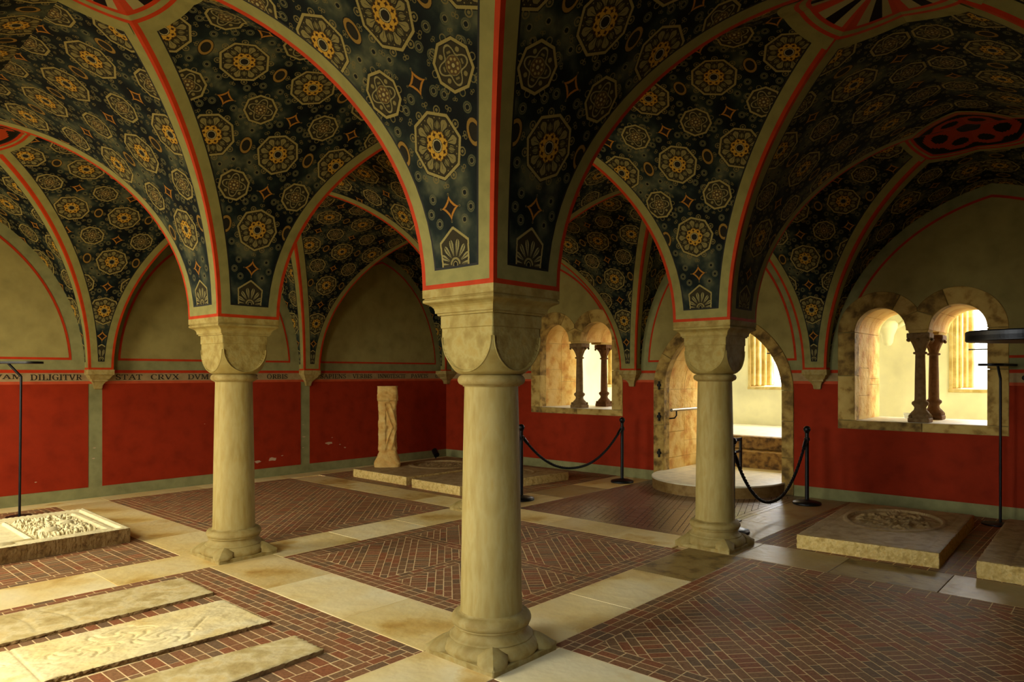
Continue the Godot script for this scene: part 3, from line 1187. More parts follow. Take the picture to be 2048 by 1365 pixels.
	for seg in [[-0.14, -0.62, 0.0], [-0.624, -WT, 0.16]]:
		var cu := []
		var ly := [0.0, 0.34, 0.74 - seg[2], 1.08, 1.40]
		for k in 4:
			cu.append(rect(-3, -1.72, ly[k], ly[k + 1]))
			cu.append(rect(-1.72, 0, ly[k], ly[k + 1]))
		for k in 6:
			cu.append(wedge(Vector2(-1.72, 1.40), 30 * k, 30 * k + 30, 2.0))
		stones(door, FR, "reveal_stone", dring, [opd], cu, seg[1], seg[0], [M.reveal], 0.0)
	for y in [1.40, 0.92, 0.36]:
		var hi := Mb.new()
		hi.box(Vector3(XR - 0.045, y, -2.715), Vector3(XR - 0.02, y + 0.13, -2.685), 0.004)
		hi.box(Vector3(XR - 0.05, y + 0.05, -2.730), Vector3(XR - 0.018, y + 0.09, -2.672), 0.004)
		obj("iron_pintle", hi, M.iron, door)
	var rail := Mb.new()
	rail.tube([Vector3(XR + 0.05, 1.087, -2.53), Vector3(XR + 1.5, 1.087, -2.53)], 0.02, 12)
	rail.ball(Vector3(XR + 0.05, 1.087, -2.53), Vector3(0.025, 0.025, 0.025), 12)
	var ro := obj("handrail", rail, M.steel)
	tag(ro, "slim steel handrail on the left reveal of the doorway", "handrail")
	var br := Mb.new()
	br.tube([Vector3(XR + 0.20, 1.08, -2.53), Vector3(XR + 0.20, 1.0, -2.53), Vector3(XR + 0.18, 0.96, -2.55), Vector3(XR + 0.14, 0.95, -2.62)], 0.012, 8)
	obj("bracket", br, M.iron, ro)
	# left wall
	var left := base("wall_left")
	structure(left, "left wall with red dado, painted inscription band and three blind arched fields", "wall")
	var lb := Mb.new()
	lb.box(Vector3(XW - 0.6, -0.2, ZL - 0.6), Vector3(XR + 0.05, 4.4, ZL))
	obj("wall_core", lb, M.green, left)
	wall_paint(left, FL, [XW, 0.28, 3.44, XR], [], XW, XR - 0.02, 0.085)
	for b in left.get_children():
		if b.name.begins_with("inscription_band"):
			lettering(b, FL, "QVAM", -0.93, -0.545)
			lettering(b, FL, "DILIGITVR", -0.46, 0.12)
			lettering(b, FL, "STAT", 0.53, 0.87)
			lettering(b, FL, "CRVX", 0.985, 1.375)
			lettering(b, FL, "DVM", 1.50, 1.81)
			lettering(b, FL, "VOLVITVR", 1.93, 2.60)
			lettering(b, FL, "ORBIS", 2.75, 3.11)
			lettering(b, FL, "SAPIENS", 3.73, 4.24)
			lettering(b, FL, "VERBIS", 4.38, 4.80)
			lettering(b, FL, "INNOTESCIT", 4.93, 5.57)
			lettering(b, FL, "PAVCIS", 5.71, 6.13)
			lettering(b, FL, "C", 6.33, 6.39)
	# chipped paint low on the red dado and the green stripes
	var pr := RandomNumberGenerator.new()
	pr.seed = 15
	for q in [[2.60, 0.26, 0.16], [2.85, 0.28, 0.2], [3.02, 0.32, 0.05], [3.90, 0.46, 0.22], [4.12, 0.42, 0.05], [4.22, 0.36, 0.07], [3.96, 0.55, 0.04], [0.26, 0.52, 0.06], [0.27, 0.66, 0.05], [3.42, 0.60, 0.09], [3.40, 0.42, 0.05], [-0.4, 0.28, 0.04], [1.75, 0.9, 0.03], [3.40, 0.8, 0.04]]:
		var pp := PackedVector2Array()
		for k in 11:
			var an := TAU * k / 11.0
			pp.append(Vector2(q[0], q[1]) + Vector2(cos(an) * q[2] * 0.5, sin(an) * q[2] * 0.16) * pr.randf_range(0.45, 1.0))
		var pm := Mb.new()
		pm.prism(FL, pp, 0.0, 0.0068)
		obj("worn_patch", pm, M.patch, left)
	# west wall behind the camera, with the tall windows that light the room
	var west := base("wall_west")
	structure(west, "west wall with tall arched windows letting daylight in", "wall")
	var wc := CSGBox3D.new()
	wc.name = "wall_core"
	wc.size = Vector3(0.6, 4.6, zlen)
	wc.position = Vector3(XW - 0.3, 2.1, (ZS + ZL) / 2)
	wc.material = M.red
	west.add_child(wc, true)
	for z in WEST:
		csg_cut(wc, [FW[0] - wc.position, FW[1], FW[2], FW[3]], arch_poly(z - 0.8, z + 0.8, 0.75, 2.3, 0.9, 12), 0.9, M.joint)
	var south := base("wall_south")
	structure(south, "south wall behind the camera", "wall")
	var sb := Mb.new()
	sb.box(Vector3(XW - 0.6, -0.2, ZS), Vector3(XR + 0.05, 4.4, ZS + 0.6))
	obj("wall_core", sb, M.red, south)

const WEST := [-5.5, -1.65, 1.5]

func corbel(at: Vector2, dir: Vector2, label: String) -> void:
	# dir points into the room; a diagonal dir makes the corner corbel
	var o := base("wall_corbel", Vector3(at.x, 0, at.y))
	tag(o, label, "corbel", "")
	var lv := [[1.70, 0.158], [1.632, 0.158], [1.626, 0.140], [1.60, 0.128], [1.575, 0.112], [1.572, 0.098], [1.545, 0.094], [1.540, 0.080], [1.515, 0.062], [1.49, 0.050], [1.452, 0.046], [1.44, 0.034]]
	var rings := []
	for l in lv:
		var h: float = l[1]
		var ring := []
		for p in [Vector2(-h, -0.02), Vector2(-h, h), Vector2(h, h), Vector2(h, -0.02)]:
			var w: Vector2 = p
			if absf(dir.x) > 0.1 and absf(dir.y) > 0.1:
				w = Vector2((p.x + h) * signf(dir.x) * 0.9, (p.y + 0.02) * signf(dir.y) * 1.7)
			elif absf(dir.x) > 0.5:
				w = Vector2(p.y * dir.x, p.x)
			else:
				w = Vector2(p.x, p.y * dir.y)
			ring.append(Vector3(w.x, l[0], w.y))
		rings.append(ring)
	var mb := Mb.new()
	var cen := Vector3(dir.x * 0.05, 1.6, dir.y * 0.05)
	for i in rings.size() - 1:
		for j in 4:
			var a: Vector3 = rings[i][j]
			var b: Vector3 = rings[i][(j + 1) % 4]
			var e: Vector3 = rings[i + 1][(j + 1) % 4]
			var f: Vector3 = rings[i + 1][j]
			var m := (a + b + e + f) / 4.0 - cen
			mb.quad(a, b, e, f, Vector3(m.x, -0.02, m.z))
	var k := rings.size() - 1
	mb.quad(rings[k][0], rings[k][1], rings[k][2], rings[k][3], Vector3.DOWN)
	mb.quad(rings[0][0], rings[0][1], rings[0][2], rings[0][3], Vector3.UP)
	obj("moulded_block", mb, M.column2, o)

# ---------------------------------------------------------------- the cloister beyond the right wall
func make_cloister() -> void:
	var x0 := XR + WT
	var x1 := 10.8
	var yf := 0.63
	var cw := base("wall_cloister")
	structure(cw, "cream plastered cloister wall seen through the windows and doorway", "wall")
	var c := CSGBox3D.new()
	c.name = "wall_core"
	c.size = Vector3(0.7, 4.4, 17.0)
	c.position = Vector3(x1 + 0.35, 2.0, -1.6)
	c.material = M.cream
	cw.add_child(c, true)
	var fc := [Vector3(x1, 0, 0), Vector3(0, 0, 1), Vector3.UP, Vector3(-1, 0, 0)]
	for k in CLOISTER.size():
		var z: float = CLOISTER[k]
		csg_cut(c, [fc[0] - c.position, fc[1], fc[2], fc[3]], arch_poly(z, z + 1.9, 1.38, 2.9, 0.75, 12), 1.2, M.reveal)
		var o := base("window_%d" % (k + 4))
		structure(o, "bright gothic cloister window with stone mullions, %s" % ["seen through the twin window by the corner", "seen through the doorway", "seen through the right twin window", "beyond the right twin window"][k], "window")
		# moulded jambs that step in towards the outside, then mullions and a sill
		for s in [0, 1]:
			for q in [[0.02, 0.10, 0.07], [0.16, 0.30, 0.11], [0.36, 0.44, 0.16], [0.50, 0.70, 0.22]]:
				var mb := Mb.new()
				var za: float = z + q[2] - 0.12 if s == 0 else z + 1.9 - q[2]
				mb.box(Vector3(x1 + q[0], 1.40, za), Vector3(x1 + q[1], 3.5, za + 0.12), 0.02)
				obj("jamb_moulding", mb, M.jamb, o)
		for zz in [0.70, 1.20]:
			var mu := Mb.new()
			mu.box(Vector3(x1 + 0.36, 1.38, z + zz - 0.05), Vector3(x1 + 0.56, 3.6, z + zz + 0.05), 0.03)
			obj("mullion", mu, M.jamb, o)
		var bar := Mb.new()
		bar.tube([Vector3(x1 + 0.46, 2.06, z + 0.1), Vector3(x1 + 0.46, 2.06, z + 1.8)], 0.012, 8)
		obj("iron_bar", bar, M.iron, o)
		var sl := Mb.new()
		sl.box(Vector3(x1 - 0.015, 1.33, z - 0.06), Vector3(x1 + 0.7, 1.385, z + 1.96), 0.006)
		obj("sill", sl, M.jamb, o)
		# the stone strip round the opening
		for s in [-0.05, 1.90]:
			var st := Mb.new()
			st.box(Vector3(x1 - 0.012, 1.385, z + s), Vector3(x1 + 0.02, 2.9, z + s + 0.05), 0.004)
			obj("edge_stone", st, M.jamb, o)
	var cf := base("floor_cloister")
	structure(cf, "pale cloister floor above the doorway steps", "floor")
	var f := Mb.new()
	f.box(Vector3(x0 + 0.55, yf - 0.2, -10), Vector3(x1 + 0.1, yf, 6.8))
	f.box(Vector3(x0, yf - 0.2, -10), Vector3(x0 + 0.55, yf, -2.9))
	f.box(Vector3(x0, yf - 0.2, -0.55), Vector3(x0 + 0.55, yf, 6.8))
	f.box(Vector3(x0, -0.1, -3.2), Vector3(x0 + 0.5, 0.14, -0.3))
	obj("paving", f, M.pale_floor, cf)
	var ends := base("wall_cloister_ends")
	structure(ends, "end walls and ceiling of the cloister walk", "wall")
	var e := Mb.new()
	e.box(Vector3(x0, 0, -10.3), Vector3(x1 + 0.7, 4.2, -10))
	e.box(Vector3(x0, 0, 6.8), Vector3(x1 + 0.7, 4.2, 7.1))
	e.box(Vector3(x0 - 0.3, 3.95, -10.3), Vector3(x1 + 0.7, 4.2, 7.1))
	obj("cloister_shell", e, M.cream, ends)
	# steps in the doorway
	for k in 2:
		var s := Mb.new()
		var y: float = [0.42, yf][k]
		s.box(Vector3(x0 + 0.04 + 0.30 * k, 0.145 if k == 0 else 0.425, -2.88), Vector3(x0 + 0.33 + 0.22 * k if k == 1 else x0 + 0.60, y, -0.56), 0.012)
		var o := obj("stone_step", s, M.step)
		tag(o, ["lower worn stone step in the doorway below the cloister floor", "upper worn stone step in the doorway, edging the bright cloister floor"][k], "step", "doorway steps")
	# half-round platform step inside the room
	var pl := base("door_platform", Vector3(XR, 0, -1.72))
	tag(pl, "low half-round pale stone platform step at the foot of the doorway", "step")
	var poly := PackedVector2Array()
	for k in 41:
		var a := PI / 2 + PI * k / 40.0
		poly.append(Vector2(cos(a) * 1.02, sin(a) * 0.94))
	var fl := [Vector3.ZERO, Vector3(1, 0, 0), Vector3(0, 0, 1), Vector3.UP]
	var mb := Mb.new()
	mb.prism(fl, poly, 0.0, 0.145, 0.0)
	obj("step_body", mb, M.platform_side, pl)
	var top := Mb.new()
	top.prism(fl, Geometry2D.offset_polygon(poly, 0.012)[0], 0.145, 0.165, 0.008)
	obj("step_top", top, M.platform, pl)
	var th := Mb.new()
	th.box(Vector3(XR + 0.004, 0.0, -2.62), Vector3(x0 + 0.1, 0.165, -0.82), 0.004)
	obj("threshold", th, M.platform, get_node("door_1"))
	# carved corbel on the cloister wall
	var hd := base("carved_head_corbel", Vector3(x1 - 0.005, 2.43, -0.50))
	tag(hd, "pale carved beast head corbel high on the cloister wall, seen in the right window", "corbel")
	var h := Mb.new()
	h.lathe([Vector2(0.0, -0.30), Vector2(0.05, -0.29), Vector2(0.085, -0.24), Vector2(0.10, -0.12), Vector2(0.15, 0.0), Vector2(0.17, 0.08), Vector2(0.12, 0.14), Vector2(0, 0.15)], Vector3(-0.172, 0, 0), 20)
	obj("head", h, M.cream, hd)
	for s in [-1.0, 1.0]:
		var ear := Mb.new()
		ear.tube([Vector3(-0.12, 0.04, s * 0.10), Vector3(-0.14, 0.07, s * 0.20), Vector3(-0.13, 0.13, s * 0.27)], 0.045, 10)
		obj("horn", ear, M.cream, hd)

const CLOISTER := [-6.62, -3.06, 0.45, 3.95]

# ---------------------------------------------------------------- the four columns
func column(at: Vector2, label: String) -> void:
	var o := base("column", Vector3(at.x, 0, at.y))
	tag(o, label, "column", "columns carrying the vault")
	var p := 0.277
	var pl := Mb.new()
	pl.box(Vector3(-p, -0.01, -p), Vector3(p, 0.032, p), 0.006)
	obj("plinth", pl, M.column2, o)
	var b := Mb.new()
	b.lathe([Vector2(0.2, 0.03), Vector2(0.276, 0.031), Vector2(0.285, 0.046), Vector2(0.284, 0.064), Vector2(0.275, 0.084), Vector2(0.262, 0.098), Vector2(0.246, 0.105), Vector2(0.248, 0.108), Vector2(0.247, 0.113), Vector2(0.236, 0.118), Vector2(0.222, 0.130), Vector2(0.213, 0.146), Vector2(0.210, 0.160), Vector2(0.214, 0.166), Vector2(0.224, 0.168), Vector2(0.226, 0.174), Vector2(0.222, 0.178), Vector2(0.231, 0.186), Vector2(0.237, 0.200), Vector2(0.237, 0.212), Vector2(0.232, 0.226), Vector2(0.222, 0.237), Vector2(0.208, 0.243), Vector2(0.192, 0.244), Vector2(0.186, 0.25), Vector2(0.18, 0.26)], Vector3.ZERO, 72)
	obj("moulded_base", b, M.column2, o)
	for k in 4:
		var a := PI / 4 + PI / 2 * k
		var d := Vector3(cos(a), 0, sin(a))
		var t := Vector3(-sin(a), 0, cos(a))
		var sp := Mb.new()
		# a leaf spur: flat wings with a sharp keel, flaring towards the corner of the plinth
		var st := [[0.232, 0.116, 0.078, 0.1], [0.262, 0.113, 0.088, 0.1], [0.290, 0.103, 0.086, 0.1], [0.315, 0.090, 0.076, 0.1], [0.338, 0.076, 0.066, 0.1], [0.357, 0.064, 0.054, 0.1], [0.374, 0.055, 0.030, 0.1], [0.388, 0.048, 0.006, 0.1]]
		var g := []
		for s in st:
			var r: float = s[0]
			var hw: float = s[2]
			var top: float = s[1]
			var row := []
			row.append(d * r + t * hw + Vector3(0, 0.028, 0))
			row.append(d * r + t * hw * 0.96 + Vector3(0, top * 0.70, 0))
			row.append(d * r + t * hw * 0.45 + Vector3(0, top * 0.90, 0))
			row.append(d * r + Vector3(0, top, 0))
			row.append(d * r - t * hw * 0.45 + Vector3(0, top * 0.90, 0))
			row.append(d * r - t * hw * 0.96 + Vector3(0, top * 0.70, 0))
			row.append(d * r - t * hw + Vector3(0, 0.028, 0))
			g.append(row)
		for wing in [[0, 1, 2, 3], [3, 4, 5, 6]]:
			var sub := []
			for i in g.size():
				var row := PackedVector3Array()
				for j in wing:
					row.append(g[i][j])
				sub.append(row)
			sp.grid(sub, func(pp: Vector3) -> Vector3: return Vector3(pp.x, 0.12, pp.z) - d * 0.18)
		for j in 5:
			sp.tri(g[7][0], g[7][j + 1], g[7][j + 2], d)
		obj("corner_spur", sp, M.column2, o)
	var s := Mb.new()
	s.lathe([Vector2(0.184, 0.245), Vector2(0.1815, 0.35), Vector2(0.176, 0.75), Vector2(0.168, 1.2), Vector2(0.160, 1.575)], Vector3.ZERO, 72)
	obj("shaft", s, M.column, o)
	var r := Mb.new()
	r.lathe([Vector2(0.150, 1.572), Vector2(0.168, 1.573), Vector2(0.172, 1.580), Vector2(0.180, 1.582), Vector2(0.193, 1.590), Vector2(0.200, 1.604), Vector2(0.200, 1.616), Vector2(0.194, 1.630), Vector2(0.182, 1.640), Vector2(0.166, 1.644)], Vector3.ZERO, 72)
	obj("neck_ring", r, M.column2, o)
	# cushion capital: a square block worn round by a sphere, its shields a little sunk
	var c := Mb.new()
	var hb := 0.2135
	var g := []
	var hs := []
	for i in 56:
		var t := i / 55.0
		g.append(PackedVector3Array())
		var y := lerpf(1.643, 1.916, pow(t, 1.4))
		hs.append(y)
		var dy := maxf(0.0, 1.862 - y)
		var rho := sqrt(hb * hb + 0.0400 - dy * dy) if y < 1.862 else hb * 1.5
		rho = minf(rho, 0.168 + sqrt(maxf(y - 1.643, 0.0)) * 0.33)
		var row := PackedVector3Array()
		for j in 193:
			var a := TAU * (j % 192) / 192.0
			var sq := hb / maxf(absf(cos(a)), absf(sin(a)))
			var q := minf(sq, rho)
			if sq < rho - 0.009:
				q = (hb - 0.007) / maxf(absf(cos(a)), absf(sin(a)))
			elif sq < rho - 0.006:
				q = (hb - 0.009) / maxf(absf(cos(a)), absf(sin(a)))
			row.append(Vector3(cos(a) * q, y, sin(a) * q))
		g[i] = row
	c.grid(g, func(p2: Vector3) -> Vector3: return Vector3(p2.x, -0.05, p2.z), true)
	obj("cushion", c, M.capital, o)
	for k in 4:
		var rot := Basis(Vector3.UP, PI / 2 * k)
		var path := []
		for i in 41:
			var s2 := lerpf(-1.0, 1.0, i / 40.0)
			var an := s2 * PI / 2
			path.append(rot * Vector3(hb - 0.003, 1.862 - 0.199 * cos(an), 0.199 * sin(an)))
		var rim := Mb.new()
		rim.tube(path, 0.0055, 8)
		obj("shield_rim", rim, M.capital, o)
	var ab := Mb.new()
	ab.box(Vector3(-hb, 1.914, -hb), Vector3(hb, 1.992, hb), 0.004)
	# square moulding swept round: profile of half-width and height
	var prf := [[0.225, 1.990], [0.227, 2.002], [0.236, 2.004], [0.237, 2.018], [0.241, 2.032], [0.250, 2.044], [0.264, 2.054], [0.278, 2.060], [0.287, 2.066], [0.288, 2.078], [0.283, 2.084], [0.280, 2.086], [0.280, 2.090], [0.288, 2.092], [0.289, 2.14]]
	for i in prf.size() - 1:
		for k in 4:
			var a0 := PI / 4 + PI / 2 * k
			var a1 := a0 + PI / 2
			var h0: float = prf[i][0] * 1.41421
			var h1: float = prf[i + 1][0] * 1.41421
			var A := Vector3(cos(a0) * h0, prf[i][1], sin(a0) * h0)
			var B := Vector3(cos(a1) * h0, prf[i][1], sin(a1) * h0)
			var C := Vector3(cos(a1) * h1, prf[i + 1][1], sin(a1) * h1)
			var D := Vector3(cos(a0) * h1, prf[i + 1][1], sin(a0) * h1)
			var am := (a0 + a1) / 2
			ab.quad(A, B, C, D, Vector3(cos(am), -0.2, sin(am)))
	ab.quad(Vector3(-0.225, 1.99, -0.225), Vector3(0.225, 1.99, -0.225), Vector3(0.225, 1.99, 0.225), Vector3(-0.225, 1.99, 0.225), Vector3.DOWN)
	ab.quad(Vector3(-0.289, 2.14, -0.289), Vector3(0.289, 2.14, -0.289), Vector3(0.289, 2.14, 0.289), Vector3(-0.289, 2.14, 0.289), Vector3.UP)
	obj("abacus", ab, M.capital, o)

# ---------------------------------------------------------------- the floor: stone bands and brick panels
const BL := 0.130
const BW := 0.0655
const GAP := 0.0065
var FF := [Vector3.ZERO, Vector3(1, 0, 0), Vector3(0, 0, 1), Vector3.UP]
var CAM := Vector2(-3.073, 2.916)

func bricks_row(out: Array, o: Vector2, u: Vector2, length: float, w: float, l: float, phase: float) -> void:
	# bricks end to end along u starting at o (o is the left near corner), w across
	var v := Vector2(-u.y, u.x)
	var x := -l * phase
	while x < length:
		var a := maxf(x, 0.0)
		var b := minf(x + l, length)
		if b - a > 0.012:
			out.append(PackedVector2Array([o + u * a, o + u * b, o + u * b + v * w, o + u * a + v * w]))
		x += l

func border(out: Array, a: Vector2, b: Vector2, rows: int) -> void:
	# rows of stretchers inside the rectangle a..b
	for k in rows:
		var d := k * BW
		var w := b.x - a.x - 2 * d
		var h := b.y - a.y - 2 * d
		bricks_row(out, a + Vector2(d, d), Vector2(1, 0), w, BW, BL, 0.5 * (k % 2))
		bricks_row(out, Vector2(b.x - d, b.y - d), Vector2(-1, 0), w, BW, BL, 0.5 * (k % 2))
		bricks_row(out, Vector2(b.x - d, a.y + d + BW), Vector2(0, 1), h - 2 * BW, BW, BL, 0.5 * (k % 2) + 0.2)
		bricks_row(out, Vector2(a.x + d, b.y - d - BW), Vector2(0, -1), h - 2 * BW, BW, BL, 0.5 * (k % 2) + 0.2)

func infill(out: Array, a: Vector2, b: Vector2, ang: float, seed_: int) -> void:
	# running courses turned by ang, every sixth course of bricks laid crosswise, cut to the rectangle
	var rect_ := PackedVector2Array([a, Vector2(b.x, a.y), b, Vector2(a.x, b.y)])
	var c := (a + b) / 2.0
	var u := Vector2(cos(ang), sin(ang))
	var v := Vector2(-u.y, u.x)
	var reach := (b - a).length() / 2.0 + 0.2
	var tmp := []
	var y := -reach
	var k := seed_
	while y < reach:
		if k % 6 == 3:
			bricks_row(tmp, c - u * reach + v * y, u, reach * 2, BL, BW, 0.3)
			y += BL
		else:
			bricks_row(tmp, c - u * reach + v * y, u, reach * 2, BW, BL, 0.5 * (k % 2) + 0.07 * (k % 3))
			y += BW
		k += 1
	for p in tmp:
		for q in Geometry2D.intersect_polygons(p, rect_):
			if q.size() >= 3:
				out.append(q)

func poly_area(p: PackedVector2Array) -> float:
	var s := 0.0
	for i in p.size():
		s += p[i].cross(p[(i + 1) % p.size()])
	return absf(s) / 2.0

func lay(called: String, label: String, a: Vector2, b: Vector2, polys: Array, dark := false, singles := 300) -> Node3D:
	var o := base(called)
	structure(o, label, "brick floor")
	var bed := Mb.new()
	bed.box(Vector3(a.x, -0.06, a.y), Vector3(b.x, -0.0006 if not dark else -0.002, b.y))
	obj("mortar_bed", bed, M.mortar_dark if dark else M.mortar, o)
	var keyed := []
	for p in polys:
		if poly_area(p) < 0.0006:
			continue
		var s := Geometry2D.offset_polygon(p, -GAP / 2)
		if s.is_empty() or s[0].size() < 3:
			continue
		var cen := Vector2.ZERO
		for q in s[0]:
			cen += q
		cen /= s[0].size()
		# outside the camera's view counts as far
		var d := cen - CAM
		var fw := d.x * 0.745 - d.y * 0.667
		var rt := d.x * 0.667 + d.y * 0.745
		var k := d.length()
		if fw < 1.9 or absf(rt) > fw * 0.75:
			k += 50.0
		keyed.append([k, s[0]])
	keyed.sort_custom(func(x: Array, y: Array) -> bool: return x[0] < y[0])
	var rest := Mb.new()
	var cols := [Color(0.585, 0.42, 0.275), Color(0.60, 0.405, 0.265), Color(0.57, 0.43, 0.29), Color(0.62, 0.39, 0.25), Color(0.52, 0.405, 0.285), Color(0.605, 0.435, 0.285)]
	for i in keyed.size():
		var pick := rng.randi() % 6
		var top := rng.randf_range(-0.0006, 0.0012)
		if i < singles and keyed[i][0] < 40.0:
			var mb := Mb.new()
			mb.prism(FF, keyed[i][1], -0.03, top, 0.0 if dark else 0.0012)
			obj("brick", mb, M.brick_gloss if dark else M.brick[pick], o)
		else:
			rest.col = cols[pick].lerp(Color(0.50, 0.42, 0.34), 0.6) if dark else cols[pick]
			rest.prism(FF, keyed[i][1], -0.03, top, 0.0 if dark else 0.0012)
	if not rest.v.is_empty():
		var r := obj("brick_paving", rest, M.gloss_mix if dark else M.brick_mix, o)
		r.set_meta("kind", "stuff")
	return o

func flag(parent: Node3D, a: Vector2, b: Vector2, m: Material, top := 0.001) -> void:
	var mb := Mb.new()
	var g := 0.0025
	mb.box(Vector3(a.x + g, -0.05, a.y + g), Vector3(b.x - g, top, b.y - g), 0.0025)
	obj("flagstone", mb, m, parent)

func make_floor() -> void:
	var sub := base("floor")
	structure(sub, "pale sandstone bands dividing the brick floor into bays", "stone floor")
	var bed := Mb.new()
	bed.box(Vector3(XW - 0.6, -0.3, ZL - 0.6), Vector3(XR + 0.2, -0.012, ZS + 0.6))
	obj("mortar_bed", bed, M.mortar, sub)
	var A: Material = M.floor_stone
	var B: Material = M.floor_stone2
	var C: Material = M.floor_stone3
	var D: Material = M.floor_dark
	var W: Material = M.floor_worn
	# bands along z (x limits), cut at the joints seen
	for s in [[-0.28, 0.31, [-7.15, -6.25, -5.4, -4.47, -3.62], [B, A, B, A]], [-0.28, 0.31, [-3.04, -2.11, -1.12, -0.29], [B, C, A]], [-0.28, 0.31, [0.28, 1.2, 2.2, 3.0], [C, B, A]],
			[2.94, 3.46, [-6.95, -6.0, -5.1, -4.2, -3.46], [B, A, B, A]], [2.94, 3.46, [-2.84, -2.0, -1.17, -0.44], [A, B, A]], [3.05, 3.68, [0.14, 0.93, 1.73, 2.6, 3.0], [W, D, W, W]]]:
		for k in s[2].size() - 1:
			flag(sub, Vector2(s[0], s[2][k]), Vector2(s[1], s[2][k + 1]), s[3][k])
	# bands along x
	for s in [[-3.62, -3.04, [-3.0, -2.0, -1.0, 0.31], [A, C, A]], [-3.46, -2.88, [0.31, 1.17, 2.02, 2.94], [A, C, A]], [-3.46, -2.84, [2.94, 3.46, 4.4, 5.4, 6.6], [A, B, W, B]],
			[-0.29, 0.28, [-3.0, -2.0, -0.9, 0.31], [A, B, C]], [-0.33, 0.22, [0.31, 1.19, 2.07, 3.05], [C, C, D]], [-0.50, 0.04, [3.68, 4.6, 5.6, 6.6], [W, W, W]], [-0.44, 0.14, [3.05, 3.68], [W]],
			[-7.52, -7.15, [-3.0, -1.2, 0.31, 1.6, 2.94, 4.4, 5.6, 6.62], [B, A, B, A, B, A, B]]]:
		for k in s[2].size() - 1:
			flag(sub, Vector2(s[2][k], s[0]), Vector2(s[2][k + 1], s[1]), s[3][k])
	# the centre bay: border, cross bands, four quarters of diagonal courses
	var a := Vector2(0.31, -2.88)
	var b := Vector2(2.94, -0.33)
	var o := []
	border(o, a, b, 3)
	var i0 := a + Vector2.ONE * BW * 3
	var i1 := b - Vector2.ONE * BW * 3
	var cx := (a.x + b.x) / 2
	var cz := (a.y + b.y) / 2
	for k in 2:
		bricks_row(o, Vector2(i0.x, cz - BW + BW * k), Vector2(1, 0), i1.x - i0.x, BW, BL, 0.5 * k)
		bricks_row(o, Vector2(cx + BW - BW * k, i0.y), Vector2(0, 1), cz - BW - i0.y, BW, BL, 0.5 * k)
		bricks_row(o, Vector2(cx + BW - BW * k, cz + BW), Vector2(0, 1), i1.y - cz - BW, BW, BL, 0.5 * k)
	for q in [[i0, Vector2(cx - BW, cz - BW), 0], [Vector2(cx + BW, i0.y), Vector2(i1.x, cz - BW), 2], [Vector2(i0.x, cz + BW), Vector2(cx - BW, i1.y), 4], [Vector2(cx + BW, cz + BW), i1, 1]]:
		infill(o, q[0], q[1], deg_to_rad(-47.0), q[2])
	lay("floor", "brown brick panel between the four columns, laid in four diagonal quarters", a, b, o)
	# the right front bay
	a = Vector2(0.31, 0.22)
	b = Vector2(3.05, 3.0)
	o = []
	border(o, a, b, 3)
	infill(o, a + Vector2.ONE * BW * 3, b - Vector2.ONE * BW * 3, deg_to_rad(-48.5), 3)
	lay("floor", "red brown brick panel right of the near column, in diagonal courses", a, b, o)
	# the left front bay with the three flat grave slabs
	a = Vector2(-3.0, -3.04)
	b = Vector2(-0.28, -0.29)
	o = []
	for k in 6:
		bricks_row(o, Vector2(b.x - BW * k, a.y + (BW * 2 if k > 0 else 0.0)), Vector2(0, 1), b.y - a.y - (BW * 4 if k > 0 else 0.0), BW, BL, 0.37 * k)
	var xe := b.x - BW * 6
	for k in 2:
		bricks_row(o, Vector2(a.x, a.y + BW * k), Vector2(1, 0), b.x - BW - a.x, BW, BL, 0.5 * k)
		bricks_row(o, Vector2(a.x, b.y - BW * (k + 1)), Vector2(1, 0), b.x - BW - a.x, BW, BL, 0.5 * k)
	bricks_row(o, Vector2(a.x, a.y + BW * 2), Vector2(1, 0), xe - a.x, 0.09, BL, 0.0)
	# soldier courses in the gaps between the slabs, then stretchers towards the near band
	bricks_row(o, Vector2(a.x, -2.26), Vector2(1, 0), xe - a.x, 0.20, 0.072, 0.0)
	bricks_row(o, Vector2(a.x, -1.39), Vector2(1, 0), xe - a.x, 0.17, 0.072, 0.4)
	bricks_row(o, Vector2(a.x, -1.22), Vector2(1, 0), xe - a.x, 0.16, 0.072, 0.4)
	bricks_row(o, Vector2(a.x, -0.70), Vector2(1, 0), xe - a.x, 0.145, 0.072, 0.7)
	bricks_row(o, Vector2(a.x, -0.555), Vector2(1, 0), xe - a.x, 0.13, 0.13, 0.7)
	lay("floor", "sunlit brick panel around the three flat grave slabs at the left", a, b, o)
	# left bay by the wall with the raised tomb slab
	a = Vector2(-3.0, -7.15)
	b = Vector2(-0.28, -3.62)
	o = []
	for k in 3:
		bricks_row(o, Vector2(b.x - BW * k, a.y), Vector2(0, 1), b.y - a.y, BW, BL, 0.4 * k)
	xe = b.x - BW * 3
	for k in 2:
		bricks_row(o, Vector2(a.x, b.y - BW * (k + 1)), Vector2(1, 0), xe - a.x, BW, BL, 0.5 * k)
		bricks_row(o, Vector2(a.x, a.y + BW * k), Vector2(1, 0), xe - a.x, BW, BL, 0.5 * k)
	var x := xe
	var n := 0
	while x > a.x:
		if n % 2 == 0:
			x -= BL
			bricks_row(o, Vector2(x + BL, -4.36), Vector2(0, 1), b.y - 2 * BW + 4.36, BL, BW, 0.0)
		else:
			x -= BW
			bricks_row(o, Vector2(x + BW, -4.36), Vector2(0, 1), b.y - 2 * BW + 4.36, BW, BL, 0.3 * n)
		n += 1
	for k in 2:
		bricks_row(o, Vector2(a.x, -4.36 - BW * (k + 1)), Vector2(1, 0), xe - a.x, BW, BL, 0.5 * k)
	infill(o, Vector2(a.x, a.y + BW * 2), Vector2(xe, -4.36 - BW * 2), 0.0, 1)
